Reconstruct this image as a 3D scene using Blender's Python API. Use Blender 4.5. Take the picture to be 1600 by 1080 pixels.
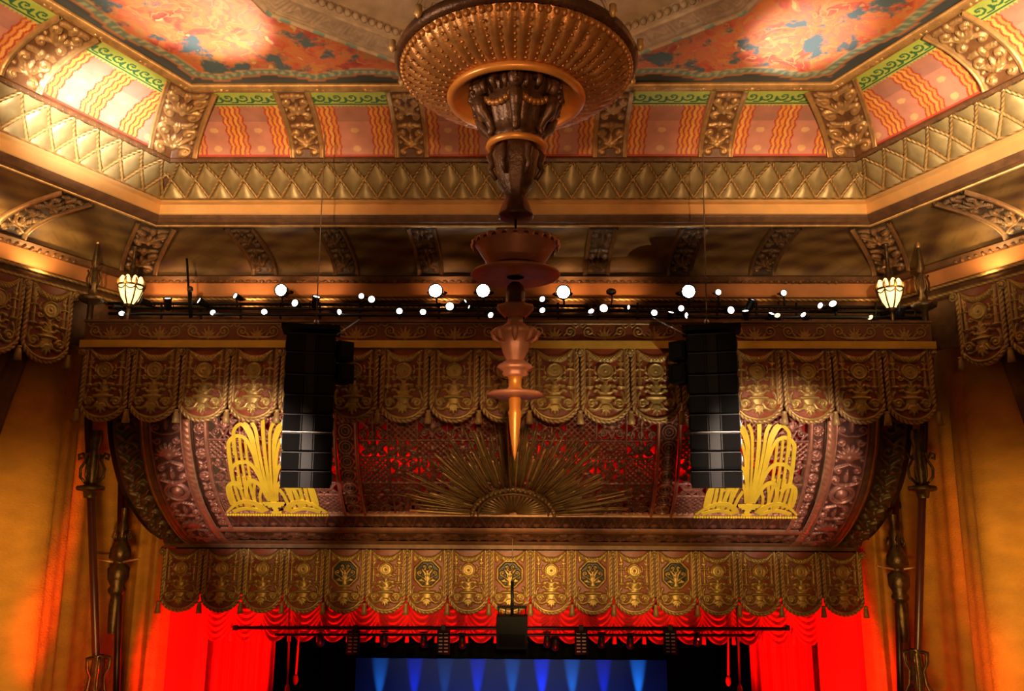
import bpy, bmesh, math, random
import numpy as np
from mathutils import Vector, Matrix
random.seed(7)
rng = np.random.default_rng(7)
PI = math.pi
scn = bpy.context.scene
COL = scn.collection
for o in list(bpy.data.objects): bpy.data.objects.remove(o)

# ------------------------------------------------------------------ camera
FPX = 1300.0
PITCH, YAW, ROLL = math.radians(12.0), math.radians(0.9), math.radians(0.3)
CAM = Vector((0.36, 0.0, 0.0))
Fw = Vector((-math.sin(YAW) * math.cos(PITCH), math.cos(YAW) * math.cos(PITCH), math.sin(PITCH)))
R0 = Vector((math.cos(YAW), math.sin(YAW), 0)); U0 = R0.cross(Fw)
Rv = R0 * math.cos(ROLL) + U0 * math.sin(ROLL); Uv = U0 * math.cos(ROLL) - R0 * math.sin(ROLL)
cam_d = bpy.data.cameras.new('camera'); cam_d.sensor_width = 36; cam_d.lens = FPX * 36 / 1600
cam_d.clip_end = 300
cam = bpy.data.objects.new('camera', cam_d); COL.objects.link(cam)
cam.matrix_world = Matrix(((Rv.x, Uv.x, -Fw.x, CAM.x), (Rv.y, Uv.y, -Fw.y, CAM.y), (Rv.z, Uv.z, -Fw.z, CAM.z), (0, 0, 0, 1)))
scn.camera = cam

def P(px, py, Y):
    """world point at depth Y seen at photograph pixel (px, py)"""
    d = Fw + Rv * ((px - 800) / FPX) + Uv * ((540 - py) / FPX)
    return CAM + d * (Y / d.y)

# ------------------------------------------------------------------ world, view, lamps
scn.view_settings.view_transform = 'Standard'; scn.view_settings.look = 'None'
scn.view_settings.gamma = 1.0; scn.view_settings.use_curve_mapping = False
scn.view_settings.exposure = 0.0
w = bpy.data.worlds.new('world'); scn.world = w; w.use_nodes = True
w.node_tree.nodes['Background'].inputs[0].default_value = (1.0, 0.55, 0.22, 1)
w.node_tree.nodes['Background'].inputs[1].default_value = 0.08  # uniform warm ambient added as fill through the open rear

def spot(name, loc, target, power, color, deg, blend=0.6, size=0.15):
    d = bpy.data.lights.new(name, 'SPOT'); d.energy = power; d.color = color
    d.spot_size = math.radians(deg); d.spot_blend = blend; d.shadow_soft_size = size
    o = bpy.data.objects.new(name, d); COL.objects.link(o); o.location = loc
    o.rotation_euler = (Vector(target) - Vector(loc)).to_track_quat('-Z', 'Y').to_euler(); return o
def point(name, loc, power, color, size=0.15):
    d = bpy.data.lights.new(name, 'POINT'); d.energy = power; d.color = color; d.shadow_soft_size = size
    o = bpy.data.objects.new(name, d); COL.objects.link(o); o.location = loc; return o
def area(name, loc, target, power, color, sx, sy, spread=180):
    d = bpy.data.lights.new(name, 'AREA'); d.energy = power; d.color = color; d.shape = 'RECTANGLE'
    d.size = sx; d.size_y = sy; d.spread = math.radians(spread)
    o = bpy.data.objects.new(name, d); COL.objects.link(o); o.location = loc
    o.rotation_euler = (Vector(target) - Vector(loc)).to_track_quat('-Z', 'Y').to_euler(); return o
WARM = (1.0, 0.62, 0.30); AMB = (1.0, 0.45, 0.14); PALE = (1.0, 0.80, 0.55); REDL = (1.0, 0.02, 0.01)
# balcony-front spots on the sounding board, fountains and valances
PINK = (1.0, .74, .58)
spot('fountain_spot_left', (-3, 3, -0.5), (-7.3, 24, 1.5), 19000, PINK, 15, 0.6)
spot('fountain_spot_right', (3.5, 3, -0.5), (7.2, 24, 1.6), 19000, PINK, 15.5, 0.6)
spot('valance_spot_right', (6.0, 13, -7), (3.6, 21, 3.2), 3600, PALE, 24, 0.7)
spot('valance_spot_left', (-9.5, 13, -7), (-5.8, 21, 3.0), 550, WARM, 36, 0.8)
for x_, e_ in ((-7.5, 1200), (-3.5, 3000), (0.5, 4600), (4.5, 3200), (8, 1300)):
    spot('lower_valance_spot', (x_ * .4, 6, -1.6), (x_, 28, -1.5), e_ * 3.7, (1.0, .60, .20), 13, 1.0)
spot('sunburst_spot', (0.6, -1, 0.8), (0, 24, -0.3), 8500, WARM, 24, 0.9)
# lamps washing the big ceiling ring from the projection booth, plus unseen side spots added to brighten it
o = spot('booth_wash', (0.3, -2.5, 0.4), (0, 17.0, 11.0), 3000, (1.0, .58, .28), 26, 0.8, 0.2); o.scale = (2.3, 1, 1)
spot('ring_wash_left', (-4.5, 4, 3.0), (-8.2, 17.8, 9.6), 9800, (1.0, .64, .34), 42, 0.9)
spot('ring_wash_right', (5, 4, 3.0), (8.8, 17.8, 9.6), 9800, (1.0, .64, .34), 42, 0.9)
spot('cove_spot_left', (-7.6, 11.5, 5.0), (-9.6, 17.7, 9.4), 12500, (1.0, .88, .76), 30, 1.0)
spot('cove_spot_right', (8.5, 9.5, 4.5), (11.6, 15.6, 9.0), 6500, (1.0, .78, .52), 52, 1.0)
spot('ceiling_spot_left', (-4.9, 17.6, 6.0), (-6.2, 15.2, 9.9), 3000, (1.0, .86, .78), 36, 0.7)
spot('ceiling_spot_right', (5.2, 17.5, 6.0), (6.2, 15.9, 9.9), 2400, (1.0, .86, .78), 36, 0.9)
spot('boss_glow_left', (-4.8, 9.0, 5.2), (-3.4, 13.6, 9.3), 520, (1.0, .66, .38), 40, 0.9)
spot('ceiling_wash', (0, 13, 2.0), (0, 15.5, 9.85), 500, (1.0, .55, .26), 100, 0.9)
spot('chandelier_key', (-9.0, 6.5, 3.0), (0.0, 11, 6.1), 3000, (1.0, .80, .58), 20, 0.8)
spot('chandelier_front', (1.0, 3, -4.0), (0.24, 11, 5.9), 200, (1.0, .50, .20), 20, 0.8)
spot('spike_spot', (3.5, 3, -3.0), (0.24, 11, 1.2), 170, (1.0, .55, .30), 13, 0.8)

# ------------------------------------------------------------------ materials
def mat(name, color, rough=0.6, metal=0.0, var=0.25, scale=3.0, bump=0.0, bscale=30.0, emit=None, estr=0.0, attr=False, stretch=(1, 1, 1), spec=0.5):
    m = bpy.data.materials.new(name); m.use_nodes = True
    nt = m.node_tree; b = nt.nodes['Principled BSDF']; b.inputs['Specular IOR Level'].default_value = spec
    b.inputs['Roughness'].default_value = rough; b.inputs['Metallic'].default_value = metal
    tc = nt.nodes.new('ShaderNodeTexCoord'); mp = nt.nodes.new('ShaderNodeMapping'); mp.inputs['Scale'].default_value = stretch
    nt.links.new(tc.outputs['Object'], mp.inputs['Vector'])
    n = nt.nodes.new('ShaderNodeTexNoise'); n.inputs['Scale'].default_value = scale; n.inputs['Detail'].default_value = 5
    nt.links.new(mp.outputs[0], n.inputs['Vector'])
    mr = nt.nodes.new('ShaderNodeMapRange'); mr.inputs['From Min'].default_value = 0.3; mr.inputs['From Max'].default_value = 0.7
    mr.inputs['To Min'].default_value = 1 - var; mr.inputs['To Max'].default_value = 1 + var
    nt.links.new(n.outputs['Fac'], mr.inputs['Value'])
    mx = nt.nodes.new('ShaderNodeVectorMath'); mx.operation = 'SCALE'
    if attr:
        a = nt.nodes.new('ShaderNodeAttribute'); a.attribute_name = 'Col'
        nt.links.new(a.outputs['Color'], mx.inputs[0])
        mm = nt.nodes.new('ShaderNodeMath'); mm.operation = 'MULTIPLY'; mm.inputs[1].default_value = metal
        nt.links.new(a.outputs['Alpha'], mm.inputs[0]); nt.links.new(mm.outputs[0], b.inputs['Metallic'])
    else:
        mx.inputs[0].default_value = color[:3]
    nt.links.new(mr.outputs[0], mx.inputs['Scale']); nt.links.new(mx.outputs[0], b.inputs['Base Color'])
    if bump:
        n2 = nt.nodes.new('ShaderNodeTexNoise'); n2.inputs['Scale'].default_value = bscale; n2.inputs['Detail'].default_value = 4
        nt.links.new(mp.outputs[0], n2.inputs['Vector'])
        bp = nt.nodes.new('ShaderNodeBump'); bp.inputs['Strength'].default_value = bump; bp.inputs['Distance'].default_value = 0.05
        nt.links.new(n2.outputs['Fac'], bp.inputs['Height']); nt.links.new(bp.outputs[0], b.inputs['Normal'])
    if emit:
        b.inputs['Emission Color'].default_value = (*emit, 1); b.inputs['Emission Strength'].default_value = estr
    return m
M = {}
M['relief'] = mat('painted_relief', (1, 1, 1), 0.42, 0.55, 0.22, 5.0, 0.15, 45, attr=True)
M['print'] = mat('painted_plaster', (1, 1, 1), 0.55, 0.0, 0.14, 2.2, 0.05, 20, attr=True)
M['gilt'] = mat('gilded_plaster', (0.62, 0.36, 0.13), 0.40, 0.5, 0.25, 4, 0.2, 30)
M['tassel'] = mat('gilt_tassel', (0.40, 0.26, 0.09), 0.5, 0.3, 0.2, 6)
M['gilt_flat'] = mat('gold_fascia', (0.95, 0.58, 0.22), 0.38, 0.45, 0.12, 1.5, 0.05, 12)
M['gold_band'] = mat('gold_band', (0.70, 0.45, 0.07), 0.40, 0.45, 0.15, 2, 0.05, 12)
M['gold_leaf'] = mat('bright_gold_leaf', (0.95, 0.70, 0.05), 0.45, 0.1, 0.10, 3)
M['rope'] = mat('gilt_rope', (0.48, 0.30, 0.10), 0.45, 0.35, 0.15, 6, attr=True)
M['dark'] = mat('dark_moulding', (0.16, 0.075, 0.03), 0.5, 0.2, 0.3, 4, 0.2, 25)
M['bronze'] = mat('aged_bronze', (0.12, 0.075, 0.03), 0.35, 0.75, 0.4, 8, 0.2, 40)
M['pole'] = mat('oxblood_pole', (0.05, 0.007, 0.004), 0.38, 0.0, 0.2, 4)
M['canvas'] = mat('ochre_wall_canvas', (0.62, 0.29, 0.035), 0.75, 0.0, 0.16, 1.2, 0.5, 11, stretch=(1, 1, 2.0))
M['brown_cloth'] = mat('dark_brown_curtain', (0.12, 0.05, 0.018), 0.85, 0.0, 0.3, 2)
M['red_velvet'] = mat('red_stage_velvet', (0.75, 0.012, 0.012), 0.8, 0.0, 0.15, 3)
M['black'] = mat('matt_black', (0.004, 0.004, 0.004), 0.7, 0.0, 0.3, 5, spec=0.2)
M['black_satin'] = mat('satin_black_metal', (0.008, 0.007, 0.006), 0.45, 0.1, 0.3, 5, spec=0.3)
M['cabinet'] = mat('speaker_black', (0.0032, 0.0026, 0.0023), 0.7, 0.0, 0.25, 6, spec=0.12)
M['grille'] = mat('speaker_grille', (0.0036, 0.003, 0.0027), 0.8, 0.0, 0.2, 40, spec=0.15)
M['steel'] = mat('worn_steel', (0.45, 0.38, 0.32), 0.35, 0.8, 0.2, 5)
M['bar_edge'] = mat('scuffed_black_edge', (0.022, 0.018, 0.016), 0.5, 0.0, 0.3, 8)
M['cable'] = mat('steel_cable', (0.30, 0.20, 0.12), 0.5, 0.4, 0.1, 5)
M['chand'] = mat('chandelier_gilt', (0.42, 0.17, 0.045), 0.36, 0.55, 0.25, 7, 0.15, 28)
M['chand_dark'] = mat('chandelier_dark_gilt', (0.105, 0.042, 0.016), 0.38, 0.5, 0.3, 9, 0.2, 30)
M['chand_pink'] = mat('copper_pink_paint', (0.48, 0.18, 0.10), 0.45, 0.25, 0.15, 5, 0.1, 25)
M['chand_orange'] = mat('orange_gilt', (0.66, 0.24, 0.04), 0.36, 0.35, 0.12, 5)
M['scrim'] = mat('red_scrim', (0.30, 0.004, 0.004), 0.9, 0.0, 0.3, 3)
M['cyc'] = mat('cyclorama_cloth', (0.12, 0.24, 0.60), 0.9, 0.0, 0.05, 1)
M['swatch'] = mat('floor_carpet', (0.10, 0.03, 0.02), 0.9)
M['lens'] = mat('lit_lens', (1, 1, 1), 0.3, 0, 0, 1, emit=(1.0, 0.93, 0.80), estr=5)
M['lens_hot'] = mat('lit_lens_hot', (1, 1, 1), 0.3, 0, 0, 1, emit=(1.0, 0.95, 0.86), estr=60)
M['lens_warm'] = mat('lit_lens_warm', (1, 1, 1), 0.3, 0, 0, 1, emit=(1.0, 0.70, 0.35), estr=2.2)
M['glass'] = mat('lantern_glass', (1.0, 0.75, 0.35), 0.4, 0, 0.1, 6, emit=(1.0, 0.66, 0.22), estr=2.6)
M['red_led'] = mat('red_indicator', (1, 0.1, 0.1), 0.4, 0, 0, 1, emit=(1.0, 0.04, 0.03), estr=4)

# ------------------------------------------------------------------ object helpers
WL = {}
def tag(o, label=None, cat=None, group=None, kind=None):
    if label: o['label'] = label
    if cat: o['category'] = cat
    if group: o['group'] = group
    if kind: o['kind'] = kind
    return o
def adopt(o, parent):
    """parent an object whose mesh is in world coordinates"""
    if parent is not None:
        o.parent = parent; o.matrix_parent_inverse = Matrix.Translation(-WL.get(parent.name, Vector((0, 0, 0))))
    WL[o.name] = Vector((0, 0, 0)) if parent is None else Vector((0, 0, 0))
    return o
def link(name, me, parent=None):
    o = bpy.data.objects.new(name, me); COL.objects.link(o)
    if parent is not None: adopt(o, parent)
    else: WL[o.name] = Vector((0, 0, 0))
    return o
def empty(name, loc, label=None, cat=None, group=None, kind=None):
    o = bpy.data.objects.new(name, None); COL.objects.link(o); o.location = loc
    o.empty_display_size = 0.1
    WL[o.name] = Vector(loc); return tag(o, label, cat, group, kind)

def mesh_np(name, verts, faces, m=None, cols=None, smooth=True):
    me = bpy.data.meshes.new(name)
    verts = np.asarray(verts, dtype=np.float32)
    if isinstance(faces, np.ndarray):
        nf, k = faces.shape
        me.vertices.add(len(verts)); me.vertices.foreach_set('co', verts.ravel())
        me.loops.add(nf * k); me.loops.foreach_set('vertex_index', faces.astype(np.int32).ravel())
        me.polygons.add(nf)
        me.polygons.foreach_set('loop_start', np.arange(0, nf * k, k, dtype=np.int32))
        me.polygons.foreach_set('use_smooth', np.full(nf, smooth)); me.update(calc_edges=True)
    else:
        me.from_pydata([tuple(map(float, v)) for v in verts], [], faces)
        me.polygons.foreach_set('use_smooth', np.full(len(me.polygons), smooth))
    if cols is not None:
        a = me.color_attributes.new('Col', 'FLOAT_COLOR', 'POINT')
        a.data.foreach_set('color', np.asarray(cols, dtype=np.float32).ravel())
    if m is not None: me.materials.append(m)
    return me

class MB:
    """collects primitive shapes into one mesh"""
    def __init__(s): s.v = []; s.f = []
    def add(s, vs, fs):
        o = len(s.v); s.v += [tuple(v) for v in vs]; s.f += [tuple(i + o for i in f) for f in fs]; return s
    def box(s, c, d, mtx=None):
        c = Vector(c); vs = []
        for z in (-.5, .5):
            for y in (-.5, .5):
                for x in (-.5, .5):
                    p = Vector((x * d[0], y * d[1], z * d[2]))
                    if mtx is not None: p = mtx @ p
                    vs.append(c + p)
        return s.add(vs, [(0, 2, 3, 1), (4, 5, 7, 6), (0, 1, 5, 4), (2, 6, 7, 3), (0, 4, 6, 2), (1, 3, 7, 5)])
    def tube(s, pts, r, n=8, caps=True):
        pts = [Vector(p) for p in pts]; rs = r if isinstance(r, (list, tuple)) else [r] * len(pts)
        rings = []; prev = None
        for i, p in enumerate(pts):
            t = (pts[min(i + 1, len(pts) - 1)] - pts[max(i - 1, 0)]).normalized()
            if prev is None:
                a = Vector((0, 0, 1)) if abs(t.z) < .9 else Vector((1, 0, 0)); u = t.cross(a).normalized()
            else: u = (prev - t * prev.dot(t)).normalized()
            prev = u; v = t.cross(u)
            rings.append([p + (u * math.cos(2 * PI * k / n) + v * math.sin(2 * PI * k / n)) * rs[i] for k in range(n)])
        vs = [q for rr in rings for q in rr]; fs = []
        for i in range(len(pts) - 1):
            for k in range(n):
                a, b = i * n + k, i * n + (k + 1) % n; fs.append((a, b, b + n, a + n))
        if caps: fs.append(tuple(range(n))[::-1]); fs.append(tuple(range((len(pts) - 1) * n, len(pts) * n)))
        return s.add(vs, fs)
    def lathe(s, prof, c=(0, 0, 0), n=32, flute=0, amp=0.0):
        vs = []; fs = []
        for (r, z) in prof:
            for k in range(n):
                a = 2 * PI * k / n; rr = r * (1 + (amp * abs(math.sin(a * flute / 2)) if flute else 0))
                vs.append((c[0] + rr * math.cos(a), c[1] + rr * math.sin(a), c[2] + z))
        for i in range(len(prof) - 1):
            for k in range(n):
                a, b = i * n + k, i * n + (k + 1) % n; fs.append((a, b, b + n, a + n))
        return s.add(vs, fs)
    def ball(s, c, r, n=8, m=6, sq=(1, 1, 1)):
        vs = []; fs = []
        for i in range(m + 1):
            th = PI * i / m
            for k in range(n):
                a = 2 * PI * k / n
                vs.append((c[0] + r * sq[0] * math.sin(th) * math.cos(a), c[1] + r * sq[1] * math.sin(th) * math.sin(a), c[2] + r * sq[2] * math.cos(th)))
        for i in range(m):
            for k in range(n):
                a, b = i * n + k, i * n + (k + 1) % n; fs.append((a, a + n, b + n, b))
        return s.add(vs, fs)
    def me(s, name, m, smooth=True): return mesh_np(name, s.v, s.f, m, None, smooth)
    def build(s, name, m, parent=None, smooth=True): return link(name, s.me(name, m, smooth), parent)
    def local(s, name, m, parent, smooth=True):
        o = bpy.data.objects.new(name, s.me(name, m, smooth)); COL.objects.link(o); o.parent = parent; return o

def copy_tree(o, parent=None):
    c = o.copy(); COL.objects.link(c)
    if parent is not None: c.parent = parent
    for ch in o.children: copy_tree(ch, c)
    return c

# ------------------------------------------------------------------ relief canvas (height over a 2-D design)
class Relief:
    def __init__(s, u, v, k=1.0): s.u = u; s.v = v; s.k = k; s.h = np.zeros_like(u)
    def put(s, m, val): s.h[m] = np.maximum(s.h[m], val)
    def stroke(s, pts, r, h, round_=True):
        n = len(pts); rs = [q * s.k for q in r] if isinstance(r, (list, tuple, np.ndarray)) else [r * s.k] * n
        for i in range(n - 1):
            (x0, y0), (x1, y1) = pts[i], pts[i + 1]; R = max(rs[i], rs[i + 1])
            m = (s.u > min(x0, x1) - R) & (s.u < max(x0, x1) + R) & (s.v > min(y0, y1) - R) & (s.v < max(y0, y1) + R)
            if not m.any(): continue
            uu, vv = s.u[m], s.v[m]; dx, dy = x1 - x0, y1 - y0; L = dx * dx + dy * dy + 1e-12
            t = np.clip(((uu - x0) * dx + (vv - y0) * dy) / L, 0, 1)
            d = np.hypot(uu - x0 - t * dx, vv - y0 - t * dy); rr = rs[i] + (rs[i + 1] - rs[i]) * t
            q = np.clip(1 - (d / rr) ** 2, 0, 1)
            s.put(m, h * (np.sqrt(q) if round_ else (q > 0.25) * 1.0))
        return s
    def spiral(s, cx, cy, r, turns=1.4, a0=0.0, ccw=1, w=0.03, h=0.04, tail=None):
        n = int(14 * turns) + 2; pts = []; ws = []
        for i in range(n):
            t = i / (n - 1); a = a0 + ccw * 2 * PI * turns * t; rr = r * (1 - 0.85 * t)
            pts.append((cx + rr * math.cos(a), cy + rr * math.sin(a))); ws.append(w * (1 - 0.4 * t))
        if tail: pts = tail + pts; ws = list(np.linspace(w * 0.8, w, len(tail))) + ws
        s.stroke(pts, ws, h); s.disc(cx, cy, w * 1.1, h * 1.2); return s
    def disc(s, cx, cy, r, h, flat=False):
        d = np.hypot(s.u - cx, s.v - cy); m = d < r
        if m.any(): s.put(m, h * (1.0 if flat else np.sqrt(1 - (d[m] / r) ** 2)))
        return s
    def ring(s, cx, cy, r, w, h):
        d = np.abs(np.hypot(s.u - cx, s.v - cy) - r); m = d < w
        if m.any(): s.put(m, h * np.sqrt(1 - (d[m] / w) ** 2))
        return s
    def leaf(s, x0, y0, ang, L, W, h):
        c, sn = math.cos(ang), math.sin(ang); du, dv = s.u - x0, s.v - y0
        t = (du * c + dv * sn) / L; q = -du * sn + dv * c; m = (t > 0) & (t < 1)
        if m.any():
            wt = s.k * W * np.sin(PI * np.clip(t[m], 0, 1) ** 0.75) + 1e-6; a = np.abs(q[m]) / wt
            s.put(m, np.where(a < 1, h * np.sqrt(np.clip(1 - a ** 2, 0, 1)) * (0.72 + 0.28 * np.clip(a * 4, 0, 1)), 0))
        return s
    def palm(s, cx, cy, L, n=7, span=2.2, ang=-PI / 2, W=0.05, h=0.05):
        for i in range(n):
            a = ang + span * (i / (n - 1) - 0.5); k = 1 - 0.35 * abs(i / (n - 1) - 0.5) * 2
            s.leaf(cx, cy, a, L * k, W * k, h)
        s.disc(cx, cy, W * 1.2, h * 1.1); return s
    def rosette(s, cx, cy, r, h, n=8):
        for i in range(n): s.leaf(cx, cy, 2 * PI * i / n, r, r * 0.3, h)
        s.disc(cx, cy, r * 0.3, h * 1.2); return s
    def rect(s, u0, u1, v0, v1, h):
        m = (s.u > u0) & (s.u < u1) & (s.v > v0) & (s.v < v1); s.put(m, h); return s

def paint(h, ground, gold, lo=0.004, hi=0.02, metal=1.0):
    t = np.clip((h - lo) / (hi - lo), 0, 1)[:, None]
    c = np.array(ground) * (1 - t) + np.array(gold) * t
    return np.concatenate([c, t * metal], axis=1)
def grid(nx, ny):
    a, b = np.meshgrid(np.linspace(0, 1, nx), np.linspace(0, 1, ny)); return a.ravel(), b.ravel()
def grid_faces(nx, ny):
    i = np.arange((nx - 1) * (ny - 1)); r = i // (nx - 1); c = i % (nx - 1); a = r * nx + c
    return np.stack([a, a + 1, a + nx + 1, a + nx], axis=1)
def cut(faces, h, thr): return faces[(h[faces] > thr).any(axis=1)]

# profile curve utilities ------------------------------------------------
def catmull(pts, n=10):
    pts = [np.array(p, float) for p in pts]; q = [2 * pts[0] - pts[1]] + pts + [2 * pts[-1] - pts[-2]]; out = []
    for i in range(1, len(q) - 2):
        for k in range(n):
            t = k / n
            out.append(0.5 * ((2 * q[i]) + (-q[i - 1] + q[i + 1]) * t + (2 * q[i - 1] - 5 * q[i] + 4 * q[i + 1] - q[i + 2]) * t * t + (-q[i - 1] + 3 * q[i] - 3 * q[i + 1] + q[i + 2]) * t ** 3))
    out.append(pts[-1]); return np.array(out)
class Curve2:
    def __init__(s, pts, n=10, smooth=True):
        s.p = catmull(pts, n) if smooth else np.array(pts, float)
        s.s = np.concatenate([[0], np.cumsum(np.hypot(*np.diff(s.p, axis=0).T))]); s.L = s.s[-1]
    def at(s, t):
        a = np.interp(t, s.s, s.p[:, 0]); b = np.interp(t, s.s, s.p[:, 1])
        e = 0.03; da = np.interp(t + e, s.s, s.p[:, 0]) - np.interp(t - e, s.s, s.p[:, 0]); db = np.interp(t + e, s.s, s.p[:, 1]) - np.interp(t - e, s.s, s.p[:, 1])
        L = np.hypot(da, db) + 1e-9; return a, b, da / L, db / L

# ------------------------------------------------------------------ the setting: big ceiling ring
CX, CY = 9.0, 20.0            # ring corner at inset 0
SD = np.array([-0.4226, -0.9063])     # direction of the left side, towards the audience
SN = np.array([0.9063, -0.4226])      # its inward normal
MIT = np.array([0.637, -1.0])         # mitre of the left corner per unit of inset
SLEN = 14.0
def corner(d, side=-1):
    x = -CX + MIT[0] * d; y = CY + MIT[1] * d
    return np.array([x if side < 0 else -x, y])
def ring_pt(seg, t, d):
    """seg 'b': t = world x; seg 'l'/'r': t = metres from the corner along the side"""
    if seg == 'b': return t, CY - d + 0 * t
    x = -CX + SD[0] * t + SN[0] * d; y = CY + SD[1] * t + SN[1] * d
    return (x if seg == 'l' else -x), y
def ring_strip(name, prof, m, parent, cols=None, smooth=True, nsub=1):
    """sweep an (inset, z) profile round back and both sides with mitred corners"""
    prof = np.array(prof, float); vs = []
    for d, z in prof:
        c = corner(d); far = c + SD * SLEN
        vs += [(far[0], far[1], z), (c[0], c[1], z), (-c[0], c[1], z), (-far[0], far[1], z)]
    fs = [(i * 4 + k, i * 4 + k + 1, i * 4 + k + 5, i * 4 + k + 4) for i in range(len(prof) - 1) for k in range(3)]
    return link(name, mesh_np(name, vs, fs, m, None, smooth), parent)
def rail(name, d, z, r, m, parent, n=8):
    c = corner(d); far = c + SD * SLEN
    return MB().tube([(far[0], far[1], z), (c[0], c[1], z), (-c[0], c[1], z), (-far[0], far[1], z)], r, n).build(name, m, parent)

# painted ceiling -----------------------------------------------------------
CZ = 9.86
def ceiling_material():
    m = bpy.data.materials.new('painted_ceiling'); m.use_nodes = True; nt = m.node_tree; b = nt.nodes['Principled BSDF']
    b.inputs['Roughness'].default_value = 0.6; N = nt.nodes.new; L = nt.links.new
    tc = N('ShaderNodeTexCoord')
    n0 = N('ShaderNodeTexNoise'); n0.inputs['Scale'].default_value = 1.1; n0.inputs['Detail'].default_value = 3; L(tc.outputs['Object'], n0.inputs['Vector'])
    add = N('ShaderNodeVectorMath'); add.operation = 'MULTIPLY_ADD'; add.inputs[1].default_value = (1.6, 1.6, 1.6); L(n0.outputs['Color'], add.inputs[0]); L(tc.outputs['Object'], add.inputs[2])
    n1 = N('ShaderNodeTexNoise'); n1.inputs['Scale'].default_value = 1.3; n1.inputs['Detail'].default_value = 6; L(add.outputs[0], n1.inputs['Vector'])
    r1 = N('ShaderNodeValToRGB'); cr = r1.color_ramp
    cr.elements[0].position = 0.30; cr.elements[0].color = (0.30, 0.045, 0.03, 1); cr.elements[1].position = 0.72; cr.elements[1].color = (0.42, 0.20, 0.05, 1)
    for p, c in ((0.42, (0.56, 0.10, 0.045, 1)), (0.50, (0.62, 0.20, 0.05, 1)), (0.58, (0.60, 0.13, 0.07, 1)), (0.64, (0.66, 0.26, 0.06, 1))):
        e = cr.elements.new(p); e.color = c
    L(n1.outputs['Fac'], r1.inputs['Fac'])
    # winding ochre vine lines
    w1 = N('ShaderNodeTexNoise'); w1.inputs['Scale'].default_value = 1.9; w1.inputs['Detail'].default_value = 1.5; L(add.outputs[0], w1.inputs['Vector'])
    s = N('ShaderNodeMath'); s.operation = 'MULTIPLY'; s.inputs[1].default_value = 26; L(w1.outputs['Fac'], s.inputs[0])
    si = N('ShaderNodeMath'); si.operation = 'SINE'; L(s.outputs[0], si.inputs[0])
    gt = N('ShaderNodeMapRange'); gt.inputs['From Min'].default_value = 0.78; gt.inputs['From Max'].default_value = 0.98; L(si.outputs[0], gt.inputs['Value'])
    mx = N('ShaderNodeMix'); mx.data_type = 'RGBA'; L(gt.outputs[0], mx.inputs[0]); L(r1.outputs['Color'], mx.inputs[6]); mx.inputs[7].default_value = (0.50, 0.24, 0.08, 1)
    # teal birds and leaves
    n2 = N('ShaderNodeTexNoise'); n2.inputs['Scale'].default_value = 1.25; n2.inputs['Detail'].default_value = 5; n2.inputs['Roughness'].default_value = 0.62
    of = N('ShaderNodeVectorMath'); of.operation = 'ADD'; of.inputs[1].default_value = (1.3, 4.1, 0); L(tc.outputs['Object'], of.inputs[0]); L(of.outputs[0], n2.inputs['Vector'])
    g2 = N('ShaderNodeMapRange'); g2.inputs['From Min'].default_value = 0.56; g2.inputs['From Max'].default_value = 0.62; L(n2.outputs['Fac'], g2.inputs['Value'])
    m2 = N('ShaderNodeMix'); m2.data_type = 'RGBA'; L(g2.outputs[0], m2.inputs[0]); L(mx.outputs[2], m2.inputs[6]); m2.inputs[7].default_value = (0.08, 0.13, 0.14, 1)
    # light yellow leaf flecks
    v = N('ShaderNodeTexVoronoi'); v.inputs['Scale'].default_value = 1.6; L(add.outputs[0], v.inputs['Vector'])
    g3 = N('ShaderNodeMapRange'); g3.inputs['From Min'].default_value = 0.13; g3.inputs['From Max'].default_value = 0.09; L(v.outputs['Distance'], g3.inputs['Value'])
    m3 = N('ShaderNodeMix'); m3.data_type = 'RGBA'; L(g3.outputs[0], m3.inputs[0]); L(m2.outputs[2], m3.inputs[6]); m3.inputs[7].default_value = (0.66, 0.42, 0.16, 1)
    # border from the attribute: rgb = border colour, alpha = border mask
    a = N('ShaderNodeAttribute'); a.attribute_name = 'Col'
    m4 = N('ShaderNodeMix'); m4.data_type = 'RGBA'; L(a.outputs['Alpha'], m4.inputs[0]); L(m3.outputs[2], m4.inputs[6]); L(a.outputs['Color'], m4.inputs[7])
    L(m4.outputs[2], b.inputs['Base Color']); return m
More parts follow.
